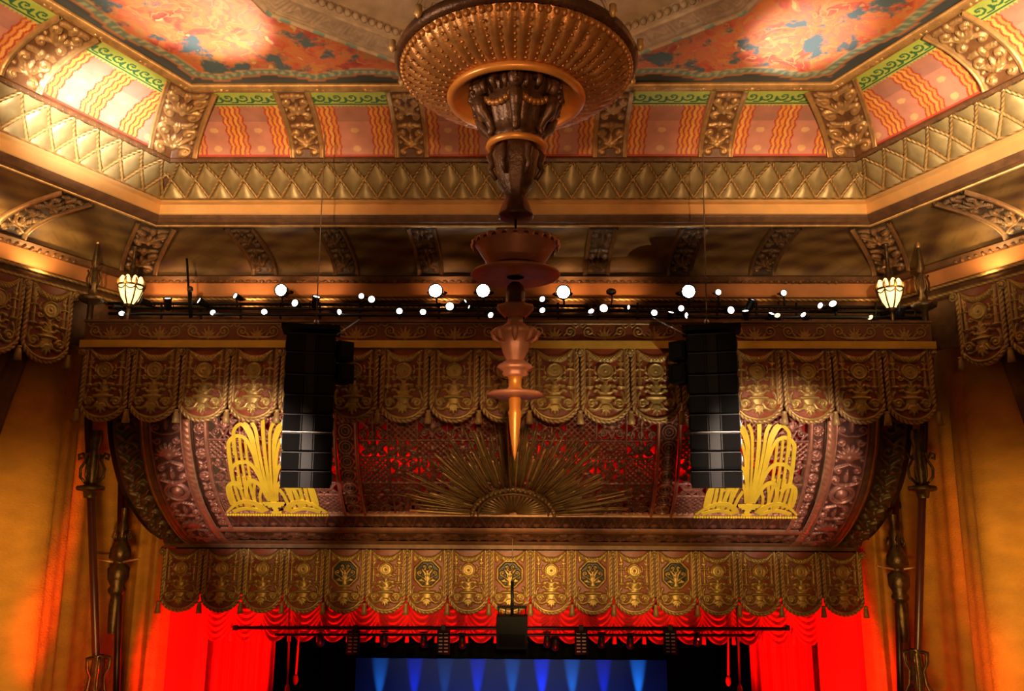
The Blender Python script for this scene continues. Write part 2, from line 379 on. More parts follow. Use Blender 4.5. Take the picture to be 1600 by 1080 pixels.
def build_ceiling():
    di = 2.55; c = corner(di); far = c + SD * (SLEN - 2)
    nx, ny = 260, 200; a, b = grid(nx, ny)
    # b: 0 at the stage edge .. 1 towards audience ; trapezoid
    y = c[1] + (far[1] - c[1]) * b; xl = c[0] + (far[0] - c[0]) * b; x = xl + (-2 * xl) * a
    # distance to the border lines
    dback = c[1] - y; dl = (x - c[0]) * SN[0] + (y - c[1]) * SN[1]; dr = (-x - c[0]) * SN[0] + (y - c[1]) * SN[1]
    d = np.minimum(dback, np.minimum(dl, dr))
    tl = np.where(d == dback, x, y)
    scal = 0.16 * np.abs(np.sin(tl * PI / 2.2)); dd = d - 0.06 - scal
    z = CZ + 0.10 * np.clip(d, 0, 3) ** 0.7 - 0.04 * np.cos(tl * 2 * PI / 2.2) * np.exp(-d * 3)
    cols = np.zeros((len(x), 4)); mk = dd < 0.42; cols[mk] = (0.52, 0.22, 0.10, 1)
    for lo, hi, cc in ((-1, 0.06, (0.07, 0.085, 0.09, 1)), (0.06, 0.12, (0.50, 0.20, 0.08, 1)), (0.12, 0.30, (0.17, 0.24, 0.17, 1)), (0.30, 0.34, (0.55, 0.35, 0.15, 1))):
        q = (dd >= lo) & (dd < hi); cols[q] = cc
    q = (dd > 0.15) & (dd < 0.27) & (np.sin(tl * 34) > 0.1); cols[q] = (0.42, 0.42, 0.24, 1)
    cols[dd > 0.34, 3] = 0
    o = link('ceiling', mesh_np('ceiling', np.stack([x, y, z], 1), grid_faces(nx, ny), ceiling_material(), cols)); tag(o, kind='structure')
    o['label'] = 'painted ceiling of orange and red foliage with teal birds and a blue scalloped border'
build_ceiling()

# cornice ring ---------------------------------------------------------------
ring = empty('trim_1', (0, 20, 7.6), 'gilded octagonal ceiling cornice with flat gold fascia and quilted cove', kind='structure')
ring_strip('fascia', [(-0.02, 7.66), (0.0, 7.68), (0.02, 7.92), (0.10, 7.96), (0.10, 8.02)], M['gilt_flat'], ring, smooth=False)
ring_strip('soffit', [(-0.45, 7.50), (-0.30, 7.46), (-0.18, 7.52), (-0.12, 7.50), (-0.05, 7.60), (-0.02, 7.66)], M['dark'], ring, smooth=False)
rail('rail', -0.30, 7.47, 0.045, M['gilt'], ring); rail('rail', 0.06, 8.0, 0.03, M['gilt'], ring)
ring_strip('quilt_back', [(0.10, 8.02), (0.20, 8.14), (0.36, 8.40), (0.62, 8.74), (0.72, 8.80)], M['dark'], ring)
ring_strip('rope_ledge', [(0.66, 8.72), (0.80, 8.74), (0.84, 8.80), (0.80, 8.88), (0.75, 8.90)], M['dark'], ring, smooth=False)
ring_strip('upper_frieze', [(2.44, 9.72), (2.52, 9.68), (2.66, 9.74), (2.68, 9.80), (2.56, 9.90)], M['gilt'], ring)

def rope_mesh(pts, r, pitch, name, m, n=8, lob=2, close=False, step=None):
    """twisted rope swept along points"""
    P_ = [Vector(p) for p in pts]; s = [0]
    for i in range(1, len(P_)): s.append(s[-1] + (P_[i] - P_[i - 1]).length)
    L = s[-1]; step = step or pitch / 3.0; k = max(4, int(L / step)); vs = []; fs = []; j = 0; prev = None
    q = []; cc = []
    for i in range(k + 1):
        t = L * i / k
        while j < len(s) - 2 and s[j + 1] < t: j += 1
        q.append(P_[j].lerp(P_[j + 1], (t - s[j]) / max(1e-6, s[j + 1] - s[j])))
    for i, p in enumerate(q):
        t = (q[min(i + 1, k)] - q[max(i - 1, 0)]).normalized()
        if prev is None: a = Vector((0, 1, 0)) if abs(t.y) < .9 else Vector((1, 0, 0)); u = t.cross(a).normalized()
        else: u = (prev - t * prev.dot(t)).normalized()
        prev = u; v = t.cross(u); ph = 2 * PI * (L * i / k) / pitch
        for a in range(n):
            an = 2 * PI * a / n; g = abs(math.cos((an * lob - ph) / 2.0)); rr = r * (0.62 + 0.48 * g); e = min(1, max(0, (g - 0.12) / 0.5)); cc.append((0.06 + 0.46 * e, 0.03 + 0.29 * e, 0.01 + 0.10 * e, e))  # shade between strands painted in: vertex colour darkens in the twist grooves
            vs.append(p + (u * math.cos(an) + v * math.sin(an)) * rr)
    for i in range(k):
        for a in range(n): b = (a + 1) % n; fs.append((i * n + a, i * n + b, i * n + n + b, i * n + n + a))
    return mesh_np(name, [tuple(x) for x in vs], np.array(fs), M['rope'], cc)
c0 = corner(0.76); f0 = c0 + SD * 9
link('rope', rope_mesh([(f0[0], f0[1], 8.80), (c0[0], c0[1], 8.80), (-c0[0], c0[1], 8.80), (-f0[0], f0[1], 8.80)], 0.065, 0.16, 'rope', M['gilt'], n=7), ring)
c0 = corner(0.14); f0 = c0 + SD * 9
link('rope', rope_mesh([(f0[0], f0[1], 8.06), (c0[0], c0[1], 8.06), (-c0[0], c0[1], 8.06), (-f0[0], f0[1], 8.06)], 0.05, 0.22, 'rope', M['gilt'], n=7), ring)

# quilted lattice: each cushion and each rope strand ---------------------------
Q = Curve2([(0.14, 8.06), (0.24, 8.24), (0.42, 8.52), (0.72, 8.78)], 8)
def ring3(seg, t, s, h, C):
    d, z, td, tz = C.at(s)
    x, y = ring_pt(seg, t, d + h * tz * 1.0)      # normal points inwards and down
    return np.stack([x + 0 * z, y + 0 * z, z - h * td], -1)
def diamond_mesh(seg, t0, s0, hw, hh):
    n = 7; a, b = grid(n, n); u = (a + b - 1); v = (b - a)
    hgt = 0.02 + 0.085 * (np.clip(1 - (2 * a - 1) ** 2, 0, 1) * np.clip(1 - (2 * b - 1) ** 2, 0, 1)) ** 0.6
    s = s0 + v * hh; k = (s > -0.02) & (s < Q.L + 0.02); s = np.clip(s, 0, Q.L)
    v3 = ring3(seg, t0 + u * hw, s, hgt, Q); f = grid_faces(n, n)
    f = f[k[f].sum(axis=1) >= 3]
    return v3, f
cush = np.array((0.50, 0.38, 0.19, 0.4))
PITCHQ = 0.60
M['cushion'] = mat('gilt_cushion', (0.40, 0.30, 0.13), 0.42, 0.35, 0.15, 4, 0.05, 20)
for seg, a0, a1 in (('b', -8.9, 8.9), ('l', 0.1, 8.6), ('r', 0.1, 8.6)):
    n = int((a1 - a0) / PITCHQ); pw = (a1 - a0) / n; hh = Q.L / 2.0
    for i in range(n):
        for row in range(3):
            t = a0 + pw * (i + 0.5 + (0.5 if row == 1 else 0)); s0 = row * hh
            if seg != 'b' and (i + (0.5 if row == 1 else 0)) > 13: continue
            v3, f = diamond_mesh(seg, t, s0, pw / 2 * 0.95, hh * 0.95)
            if len(f): link('cushion', mesh_np('cushion', v3, f, M['cushion']), ring)
    mb = MB()
    rp = []
    for i in range(-2, n + 2):
        for sg in (1, -1):
            pts = []
            for k in range(9):
                s = Q.L * k / 8; t = a0 + pw * i + sg * s / hh * pw / 2
                if a0 - 0.05 <= t <= a1 + 0.05: pts.append(tuple(ring3(seg, np.array(t), np.array(s), 0.06, Q)))
            if len(pts) > 2:
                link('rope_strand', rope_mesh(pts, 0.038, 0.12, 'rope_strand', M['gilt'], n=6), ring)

# painted cove panels ----------------------------------------------------------
COV = Curve2([(0.78, 8.86), (0.90, 9.10), (1.25, 9.38), (1.85, 9.62), (2.52, 9.74)], 10)
def cove_panel(seg, a0, a1, shade=1.0):
    W = a1 - a0; nx = int(W / 0.022); ny = 96; a, b = grid(nx, ny); u = a * W; L = COV.L; v = b * L
    c = np.zeros((len(u), 4)); base = np.array((0.62, 0.26, 0.18)); c[:, :3] = base
    hb = 0.5 * np.sin(v * 9) * 0.5 + 0.5
    c[:, :3] = base * (1 - 0.18 * hb[:, None]) + np.array((0.62, 0.26, 0.17)) * 0.18 * hb[:, None]
    m = (v > 0.95) & (v < 1.22); c[m, :3] = (0.46, 0.21, 0.15); m = (v > 1.22); c[m, :3] = (0.50, 0.21, 0.14)
    k = max(1, round(W / 1.05)); per = W / k
    lu = (u % per) - per / 2
    wob = 0.045 * np.abs(np.sin(v * PI / 0.27))
    for j, (off, wd, cc) in enumerate(((-0.25, .022, (0.50, .07, .03)), (-0.20, .030, (0.80, .36, .08)), (-0.14, .022, (0.52, .08, .03)), (-0.08, .036, (0.82, .34, .06)), (-0.02, .022, (0.50, .07, .03)), (0.045, .036, (0.86, .42, .10)), (0.105, .022, (0.55, .09, .03)), (0.165, .030, (0.76, .30, .07)), (0.22, .02, (0.50, .07, .03)))):
        m = np.abs(lu + wob - off) < wd; c[m, :3] = cc
    lu2 = ((u + per / 2) % per) - per / 2
    for vv in (0.22, 0.70):
        for off in (-0.06, ):
            m = ((lu2 - off) / 0.10) ** 2 + ((v - vv) / 0.075) ** 2 < 1; c[m, :3] = (0.78, 0.46, 0.22)
    m = v < 0.07; c[m, :3] = (0.55, 0.07, 0.04)
    # running-dog wave border
    top = L - 0.06; bot = L - 0.56; m = v > bot; c[m, :3] = (0.46, 0.56, 0.10)
    r = Relief(u, v); kk = max(2, round(W / 0.36)); p = W / kk
    for i in range(-1, kk + 1):
        x0 = p * i; r.spiral(x0 + 0.62 * p, (top + bot) / 2 + 0.02, 0.155, 1.15, PI, 1, 0.028, 1.0, tail=[(x0 - 0.2 * p, bot + 0.10), (x0 + 0.1 * p, bot + 0.09), (x0 + 0.22 * p, bot + 0.14)])
    g = (r.h > 0.01) & m; c[g, :3] = (0.035, 0.16, 0.06)
    m2 = (v > bot + 0.015) & (v < bot + 0.05); c[m2, :3] = (0.035, 0.13, 0.05)
    tri = (v < bot) & (v > bot - 0.07 * (1 - np.abs(((u * 11) % 1) * 2 - 1))); c[tri, :3] = (0.46, 0.52, 0.12)
    c[:, :3] *= shade; v3 = ring3(seg, a0 + u, v, 0.0 * u, COV)
    return link('painted_panel', mesh_np('painted_panel', v3, grid_faces(nx, ny), M['print'], c), ring)

def rib_design(u, v, W, L, rows=2):
    """gilt acanthus rib; u centred, v from 0..L"""
    r = Relief(u, v); e = W / 2
    au = np.abs(u); rr = Relief(au, v, 1.15)
    for off, wd, hh in ((e - 0.03, 0.028, 0.09), (e - 0.09, 0.018, 0.06)): rr.stroke([(off, -0.1), (off, L + .1)], wd, hh)
    iw = e - 0.13; step = L / rows
    for k in range(rows):
        y = step * k
        rr.palm(0, y + step * 0.30, step * 0.34, 5, 2.4, PI / 2, iw * 0.14, 0.10)
        rr.spiral(iw * 0.62, y + step * 0.62, iw * 0.34, 1.3, -PI / 2, 1, iw * 0.11, 0.085, tail=[(0, y + step * 0.35), (iw * 0.35, y + step * 0.36)])
        rr.spiral(iw * 0.60, y + step * 0.14, iw * 0.30, 1.2, PI / 2, -1, iw * 0.11, 0.085, tail=[(0, y + step * 0.30)])
        rr.disc(0, y + step * 0.30, iw * 0.22, 0.13); rr.leaf(0, y + step * 0.95, -PI / 2, step * 0.30, iw * 0.2, 0.10)
        rr.leaf(iw * 0.2, y + step * 0.90, -0.4, iw * 0.8, iw * 0.14, 0.07); rr.leaf(iw * 0.2, y + step * 0.80, 0.5, iw * 0.7, iw * 0.12, 0.07)
        rr.disc(iw * 0.85, y + step * 0.38, iw * 0.12, 0.07); rr.disc(iw * 0.85, y + step * 0.86, iw * 0.10, 0.07)
    return rr.h
GR, GG = (0.16, 0.07, 0.025), (0.58, 0.34, 0.13)
def rib(seg, tc, W, C, parent, rows=2, up=0.05, ground=GR, gold=GG, flare=0.0, rel=1.0):
    nx, ny = max(30, int(W / 0.024)), int(C.L / 0.024); a, b = grid(nx, ny)
    u = (a - 0.5) * W; v = b * C.L; h = rib_design(u, v, W, C.L, rows); ww = 1 + flare * (1 - b)
    edge = np.where(np.abs(a - 0.5) > 0.495, -0.06, 0.0)
    v3 = ring3(seg, tc + u * ww, v, h * rel + up + edge, C)
    return link('rib', mesh_np('rib', v3, grid_faces(nx, ny), M['relief'], paint(h, ground, gold)), parent)
def corner_rib(side, W, C, parent, rows=2, up=0.05, ground=GR, gold=GG):
    nx, ny = max(30, int(W / 0.024)), int(C.L / 0.024); a, b = grid(nx, ny); u = (a - 0.5) * W; v = b * C.L
    h = rib_design(u, v, W, C.L, rows); d, z, td, tz = C.at(v)
    md = MIT / np.linalg.norm(MIT); tg = np.array([-md[1], md[0]])
    H = h + up; lift = 0.60 * np.abs(u)
    x = -CX + MIT[0] * (d) + tg[0] * u + md[0] * (H * tz + lift); y = CY + MIT[1] * d + tg[1] * u + md[1] * (H * tz + lift); zz = z - H * td
    if side > 0: x = -x
    return link('corner_rib', mesh_np('corner_rib', np.stack([x, y, zz], 1), grid_faces(nx, ny), M['relief'], paint(h, ground, gold)), parent)

RX = [-5.05, -2.45, 2.45, 5.05]
cuts = [-8.3] + RX + [8.3]
for i in range(5): cove_panel('b', cuts[i], cuts[i + 1])
for x in RX: rib('b', x, 0.86, COV, ring)
for sgs, sd in (('l', -1), ('r', 1)):
    corner_rib(sd, 1.15, COV, ring)
    tt = [0.3, 4.45, 7.7, 10.9]
    for i in range(3): cove_panel(sgs, tt[i] , tt[i + 1])
    for t in tt[1:]: rib(sgs, t, 0.95, COV, ring)
# clean the overlap past the mitre: panels meet under the corner ribs
# beaded top edge with shells
bd = MB().ball((0, 0, 0), 0.05, 6, 4).me('bead', M['gilt'])
sh = None
for seg, a0, a1 in (('b', -7.2, 7.2), ('l', 1.2, 9), ('r', 1.2, 9)):
    mb = MB(); n = int((a1 - a0) / 0.16)
    for i in range(n + 1):
        x, y = ring_pt(seg, a0 + (a1 - a0) * i / n, 2.56); mb.ball((x, y, 9.74), 0.045, 6, 4)
    o = mb.build('beading', M['gilt'], ring); o['kind'] = 'stuff'
    n = int((a1 - a0) / 1.15)
    for i in range(n + 1):
        t = a0 + (a1 - a0) * (i + 0.5) / (n + 1); x, y = ring_pt(seg, t, 2.54); mb = MB()
        for k in range(7):
            an = PI * (k / 6.0); e = Vector((math.cos(an) * 0.17, 0, math.sin(an) * 0.12))
            ax = Vector((1, 0, 0)) if seg == 'b' else Vector((SD[0] * (1 if seg == 'l' else -1), SD[1], 0))
            p0 = Vector((x, y, 9.74)); mb.tube([p0, p0 + ax * e.x + Vector((0, 0, e.z - 0.02))], [0.03, 0.05], 6)
        mb.ball((x, y, 9.74), 0.07, 8, 5); mb.build('shell', M['gilt'], ring)

# outer cove, ledge and frieze ---------------------------------------------------
band = empty('trim_2', (0, 23, 6.3), 'dark painted lower cove with bronze ribs above an orange lit ledge band', kind='structure')
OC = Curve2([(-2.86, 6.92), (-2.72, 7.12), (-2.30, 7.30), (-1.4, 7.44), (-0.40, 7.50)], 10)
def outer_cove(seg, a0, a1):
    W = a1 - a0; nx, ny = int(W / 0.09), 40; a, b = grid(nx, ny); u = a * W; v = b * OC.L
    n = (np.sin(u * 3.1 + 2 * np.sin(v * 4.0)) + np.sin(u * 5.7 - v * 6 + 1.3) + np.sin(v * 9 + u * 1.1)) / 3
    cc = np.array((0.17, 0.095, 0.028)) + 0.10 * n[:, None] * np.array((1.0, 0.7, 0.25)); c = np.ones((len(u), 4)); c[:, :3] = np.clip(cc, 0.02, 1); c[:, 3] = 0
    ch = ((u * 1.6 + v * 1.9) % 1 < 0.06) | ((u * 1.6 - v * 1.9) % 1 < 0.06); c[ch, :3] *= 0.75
    return link('cove_panel', mesh_np('cove_panel', ring3(seg, a0 + u, v, 0 * u, OC), grid_faces(nx, ny), M['print'], c), band)
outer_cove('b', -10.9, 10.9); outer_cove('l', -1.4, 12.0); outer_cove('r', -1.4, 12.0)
BR, BG = (0.04, 0.02, 0.01), (0.19, 0.105, 0.042)
for x in (-7.1, -4.75, -2.35, 0.0, 2.4, 4.75, 7.1): rib('b', x, 0.78, OC, band, 2, 0.04, BR, BG)
for sgs, sd in (('l', -1), ('r', 1)):
    corner_rib(sd, 1.0, OC, band, 2, 0.05, BR, (0.40, 0.22, 0.10))
    for t in (2.0, 5.3, 8.6): rib(sgs, t, 0.85, OC, band, 2, 0.04, BR, (0.42, 0.26, 0.13))
ring_strip('cove_lip', [(-2.90, 6.92), (-2.80, 6.90), (-2.74, 6.84), (-2.78, 6.78), (-2.82, 6.72), (-2.95, 6.70)], M['dark'], band, smooth=False)
M['ledge'] = mat('terracotta_band', (0.62, 0.26, 0.09), 0.5, 0.1, 0.12, 2)
ring_strip('ledge_band', [(-2.98, 6.24), (-3.0, 6.30), (-3.0, 6.72)], M['ledge'], band, smooth=False)
ring_strip('lower_frieze', [(-2.80, 4.5), (-2.80, 5.80), (-2.72, 5.86), (-2.70, 5.98), (-2.80, 6.02), (-2.84, 6.12), (-2.76, 6.18), (-2.80, 6.26), (-2.98, 6.24)], M['dark'], band, smooth=False)
c0 = corner(-2.72); f0 = c0 + SD * 9
for zz, rr in ((5.92, 0.05), (6.16, 0.045)):
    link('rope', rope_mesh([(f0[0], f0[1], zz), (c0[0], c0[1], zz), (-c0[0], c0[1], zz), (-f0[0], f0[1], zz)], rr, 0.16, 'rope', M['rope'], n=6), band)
# ragged leaf fringe under the lip
mb = MB()
for seg, a0, a1 in (('b', -10.6, 10.6), ('l', 0.2, 9), ('r', 0.2, 9)):
    n = int((a1 - a0) / 0.2)
    for i in range(n):
        t = a0 + (a1 - a0) * i / n; x, y = ring_pt(seg, t, -2.82); hgt = 0.05 + 0.05 * random.random()
        mb.ball((x, y, 6.73), 0.06, 5, 4, (1.4, 0.6, hgt * 14))
o = mb.build('leaf_fringe', M['dark'], band); o['kind'] = 'stuff'
# lamps hidden on the ledge
for i, (x, pw) in enumerate(((-9.8, 26), (-7.4, 26), (-5.4, 18), (-1.9, 18), (1.6, 22), (3.1, 16), (6.9, 3), (9.9, 3))):
    spot('ledge_lamp', (x, 22.25, 5.95), (x, 23, 6.5), pw * 2.6, (1.0, .50, .20), 110, 0.9, 0.08)
for sgx in (-1, 1):
    for t, pw in ((1.2, 26), (3.0, 50), (5.0, 75), (7.0, 75)):
        x, y = ring_pt('l', t, -2.45); x = x * (-sgx) if False else (x if sgx < 0 else -x)
        x2, y2 = ring_pt('l', t, -2.9); x2 = x2 if sgx < 0 else -x2
        spot('ledge_lamp', (x, y, 6.15), (x2, y2, 6.85), pw * 3.6, (1.0, .62, .24), 150, 0.9, 0.08)

# ------------------------------------------------------------------ central ceiling boss
boss = empty('trim_3', (0.2, 11, 9.3), 'stone coloured plaster ceiling rose with key pattern bands round the chandelier', kind='structure')
BZ = 9.22
BP = [(-1.9, 15.9), (-4.5, 13.9), (-5.5, 10.4), (-4.5, 6.6), (-1.9, 4.6), (1.9, 4.6), (4.5, 6.6), (5.5, 10.4), (4.5, 13.9), (1.9, 15.9)]
BC = Vector((0.1, 10.3))
M['stone'] = mat('stone_plaster', (0.44, 0.31, 0.19), 0.6, 0.0, 0.2, 3, 0.2, 25)
def boss_ring(name, k0, z0, k1, z1, m):
    n = len(BP); vs = []
    for k, z in ((k0, z0), (k1, z1)):
        for x, y in BP: vs.append((BC.x + (x - BC.x) * k, BC.y + (y - BC.y) * k, z))
    return link(name, mesh_np(name, vs, [(i, (i + 1) % n, n + (i + 1) % n, n + i) for i in range(n)], m, None, False), boss)
boss_ring('side', 1.0, BZ + 0.05, 0.98, CZ + 0.35, M['stone']); boss_ring('lip', 1.0, BZ + 0.05, 0.985, BZ, M['stone'])
boss_ring('inner_rim', 0.85, BZ + 0.02, 0.82, BZ + 0.16, M['stone']); boss_ring('field', 0.82, BZ + 0.16, 0.30, BZ + 0.50, M['stone']); boss_ring('hub', 0.30, BZ + 0.5, 0.02, BZ + 0.3, M['chand_dark'])
for i in range(len(BP)):
    p0 = Vector(BP[i]); p1 = Vector(BP[(i + 1) % len(BP)]); q0 = BC + (p0 - BC) * 0.85; q1 = BC + (p1 - BC) * 0.85
    o0 = BC + (p0 - BC) * 0.985; o1 = BC + (p1 - BC) * 0.985; L = (o1 - o0).length
    nx, ny = int(L / 0.03), 28; a, b = grid(nx, ny); W = (o0 - q0).length * 0.85; u = a * L; v = b * W; r = Relief(u, v)
    r.stroke([(0, 0.05), (L, 0.05)], 0.03, 0.05); r.stroke([(0, W - 0.05), (L, W - 0.05)], 0.03, 0.05); r.stroke([(0, .16), (L, .16)], 0.012, 0.03)
    n = max(1, int(L / 0.62)); p = L / n
    for k in range(n):
        x = p * k; A, B = x + 0.05, x + p - 0.05; c, d = 0.22, W - 0.12
        r.stroke([(A, c), (B, c), (B, d), (A, d), (A, c)], 0.014, 0.03)
        s = p * 0.16; r.stroke([(A + s, d - s * .6), (A + s, c + s * .6), (B - 2 * s, d - s * .6), (B - s, c + s * .6), (B - s, d - s * .6)], 0.018, 0.03)
    x = (o0.x * (1 - a) + o1.x * a) * (1 - b) + (q0.x * (1 - a) + q1.x * a) * b; y = (o0.y * (1 - a) + o1.y * a) * (1 - b) + (q0.y * (1 - a) + q1.y * a) * b
    cc = paint(r.h, (0.44, 0.31, 0.19), (0.50, 0.36, 0.22), metal=0); 
    tq = (v < 0.09) & (np.sin(u * 9 + i) > 0.55); cc[tq, :3] = (0.16, 0.30, 0.24)
    link('key_band', mesh_np('key_band', np.stack([x, y, BZ + 0.03 * b - r.h], 1), grid_faces(nx, ny), M['relief'], cc), boss)
    mb = MB(); n = int((q1 - q0).length / 0.17)
    for k in range(n):
        q = q0.lerp(q1, (k + .5) / n); q = BC + (q - BC) * 0.97; mb.ball((q.x, q.y, BZ + 0.06), 0.075, 6, 4)
    o = mb.build('beading', M['stone'], boss); o['kind'] = 'stuff'
for k in range(8):
    a = PI / 8 + k * PI / 4; d = Vector((math.cos(a), math.sin(a), 0)); s_ = Vector((-d.y, d.x, 0)); b0 = Vector((BC.x, BC.y, 0))
    mb = MB(); mb.box(b0 + d * 3.0 + Vector((0, 0, BZ + 0.28)), (3.0, 0.55, 0.10), Matrix.Rotation(a, 3, 'Z'))
    for s2 in (-.2, .2): mb.box(b0 + d * 3.0 + s_ * s2 + Vector((0, 0, BZ + 0.21)), (3.0, 0.05, 0.06), Matrix.Rotation(a, 3, 'Z'))
    for j in range(8):
        c = b0 + d * (1.7 + j * 0.36) + Vector((0, 0, BZ + 0.21)); mb.box(c, (0.20, 0.05, 0.05), Matrix.Rotation(a, 3, 'Z')); mb.box(c + d * 0.1, (0.04, 0.24, 0.05), Matrix.Rotation(a, 3, 'Z'))
    mb.build('key_strip', M['stone'], boss, False)

# ------------------------------------------------------------------ lambrequin valances
PW, PH = 1.341, 1.96
GROUND = (0.22, 0.045, 0.013); GOLD = (0.44, 0.30, 0.09)
def vbot(u): return PH - (0.66 - np.sqrt(np.clip(0.66 ** 2 - np.minimum(np.abs(u), 0.6) ** 2, 0, 1)))
def lamb_design(u, v, kind):
    r = Relief(np.abs(u), v, 1.22)
    # garland
    pts = [(0.0, 0.30), (0.15, 0.285), (0.28, 0.23), (0.40, 0.13), (0.47, 0.05)]
    r.stroke(pts, [0.075, 0.07, 0.06, 0.045, 0.03], 0.07)
    r.h = np.where(r.h > 0.01, r.h + 0.018 * np.sin(u * 70) * np.cos(v * 75), r.h)
    r.disc(0.40, 0.30, 0.05, 0.04); r.stroke([(0.44, 0.10), (0.42, 0.34)], 0.03, 0.04)
    if kind == 'A':
        r.disc(0, 0.62, 0.205, 0.05, True); r.ring(0, 0.62, 0.195, 0.028, 0.085); r.ring(0, 0.62, 0.10, 0.016, 0.062); r.disc(0, 0.62, 0.045, 0.08)
        r.spiral(0.255, 0.79, 0.075, 1.2, PI, -1, 0.022, 0.05, tail=[(0.02, 0.90), (0.10, 0.84)]); r.disc(0.265, 0.64, 0.04, 0.05)
        r.stroke([(0.255, 0.48), (0.285, 0.57), (0.25, 0.68)], 0.018, 0.035)
        # candelabra staff
        r.stroke([(0.415, 0.44), (0.415, 1.05)], [0.02, 0.045], 0.05); r.stroke([(0.33, 0.575), (0.36, 0.555), (0.47, 0.555), (0.50, 0.575)], 0.022, 0.06)
        r.stroke([(0.34, 0.78), (0.49, 0.78)], 0.014, 0.045); r.disc(0.415, 0.80, 0.035, 0.06); r.stroke([(0.345, 1.03), (0.485, 1.03)], 0.030, 0.075)
        for a in (-2.2, -1.57, -0.9): r.leaf(0.415, 0.46, a, 0.13, 0.03, 0.04)
        # vase
        r.stroke([(0, 0.92), (0, 1.24)], [0.05, 0.13], 0.06); r.disc(0, 1.06, 0.13, 0.055)
        r.spiral(0.20, 1.03, 0.055, 0.9, 0, -1, 0.03, 0.065, tail=[(0.05, 1.04), (0.12, 0.98)]); r.stroke([(0.05, 1.20), (0.15, 1.19), (0.22, 1.12), (0.29, 1.14)], 0.034, 0.07)
        r.disc(0, 0.99, 0.028, 0.085); r.disc(0, 1.13, 0.028, 0.085)
    else:
        k = 0.40; o = k * 0.414; ce = 0.74
        r.stroke([(0, ce - k), (o, ce - k), (k, ce - o), (k, ce + o), (o, ce + k), (0, ce + k)], 0.035, 0.085)
        ins = (np.abs(u) < k - .03) & (np.abs(v - ce) < k - .03) & (np.abs(u) + np.abs(v - ce) < k * 1.414 - .05)
        r.spiral(0.10, 0.53, 0.07, 1.2, PI / 2, 1, 0.018, 0.05, tail=[(0.01, 0.82), (0.02, 0.66)]); r.spiral(0.24, 0.72, 0.085, 1.3, PI / 2, -1, 0.018, 0.05, tail=[(0.02, 0.98), (0.12, 0.88)])
        r.spiral(0.20, 0.93, 0.06, 1.1, 0, 1, 0.016, 0.05); r.palm(0, 0.98, 0.34, 5, 1.6, -PI / 2, 0.03, 0.05); r.stroke([(0, .98), (0, 1.12)], [.05, .09], .05)
        r.leaf(0.02, 0.80, -0.9, 0.30, 0.035, 0.045); r.leaf(0.05, 1.0, -0.3, 0.25, 0.03, 0.045)
        r.h = np.where(ins & (r.h < 0.01), -0.05, r.h)
    # table bar, big scrolls, shell
    r.stroke([(0, 1.315), (0.235, 1.325)], 0.038, 0.095); r.stroke([(0, 1.38), (0, 1.50)], [0.14, 0.10], 0.05)
    r.spiral(0.365, 1.475, 0.125, 1.55, -PI * 0.95, 1, 0.034, 0.075)
    r.stroke([(0.13, 1.50), (0.19, 1.60), (0.30, 1.645), (0.42, 1.62)], 0.034, 0.065); r.stroke([(0.42, 1.18), (0.47, 1.25), (0.485, 1.36), (0.47, 1.45)], 0.024, 0.05)
    r.leaf(0.40, 1.13, 0.9, 0.16, 0.03, 0.05)
    for a, L in ((PI / 2, 0.30), (PI / 2 - 0.45, 0.25), (PI / 2 - 0.9, 0.20)): r.leaf(0, 1.52, a, L, 0.05, 0.085)
    # border rail following the edge
    for off, ww, hh in ((0.545, 0.02, 0.04),):
        r.stroke([(off, 0.0), (off, 1.45)], ww, hh)
    ee = vbot(u); d = np.abs(v - (ee - 0.075)); m = (d < 0.032) & (np.abs(u) < 0.56); r.put(m, 0.05)
    return r.h
def lamb_mesh(kind, ground=GROUND, gold=GOLD, res=96):
    nx, ny = int(res * 0.75), int(res * 1.28); a, b = grid(nx, ny); u = (a - 0.5) * 1.18; v = b * vbot(u)
    h = lamb_design(u, v, kind); base = 0.06 * (1 - (u / 0.62) ** 2)
    c = paint(h, ground, gold, 0.001, 0.012)
    if kind == 'B': c[h < -0.01] = (0.008, 0.006, 0.004, 0)
    return mesh_np('panel', np.stack([u, -(base + h), -v], 1), grid_faces(nx, ny), M['relief'], c)
lambA = lamb_mesh('A'); lambB = lamb_mesh('B')
lambA_lo = lambA
us = np.linspace(-0.60, 0.60, 25)
pts = [(-0.60, -0.02, -0.08), (-0.60, -0.02, -1.30)] + [(float(x), -0.03, -float(vbot(np.array(x))) - 0.0) for x in us] + [(0.60, -0.02, -1.30), (0.60, -0.02, -0.08)]
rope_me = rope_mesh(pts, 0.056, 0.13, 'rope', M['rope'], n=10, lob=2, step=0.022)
tas_me = MB().lathe([(0.0, 0.04), (0.06, 0.03), (0.075, 0.0), (0.05, -0.03), (0.07, -0.06), (0.085, -0.20), (0.10, -0.33), (0.0, -0.34)], n=14, flute=14, amp=0.08).me('tassel', M['tassel'])
boss_me = MB()
for k in range(8):
    a = PI / 8 + k * PI / 4; b2 = a + PI / 4; boss_me.tube([(0.10 * math.cos(a), -0.06, 0.10 * math.sin(a)), (0.10 * math.cos(b2), -0.06, 0.10 * math.sin(b2))], 0.028, 6)
boss_me.ball((0, -0.08, 0), 0.065, 10, 7); boss_me = boss_me.me('boss', M['tassel'])
def inst(name, me, parent, pos, rz=0.0, sc=1.0, root=None):
    o = bpy.data.objects.new(name, me); COL.objects.link(o); o.parent = parent
    o.location = Vector(pos) - WL.get(parent.name, Vector((0, 0, 0))) if root is None else Vector(pos)
    o.rotation_euler = (0, 0, rz); o.scale = (sc, sc, sc) if not isinstance(sc, tuple) else sc; return o
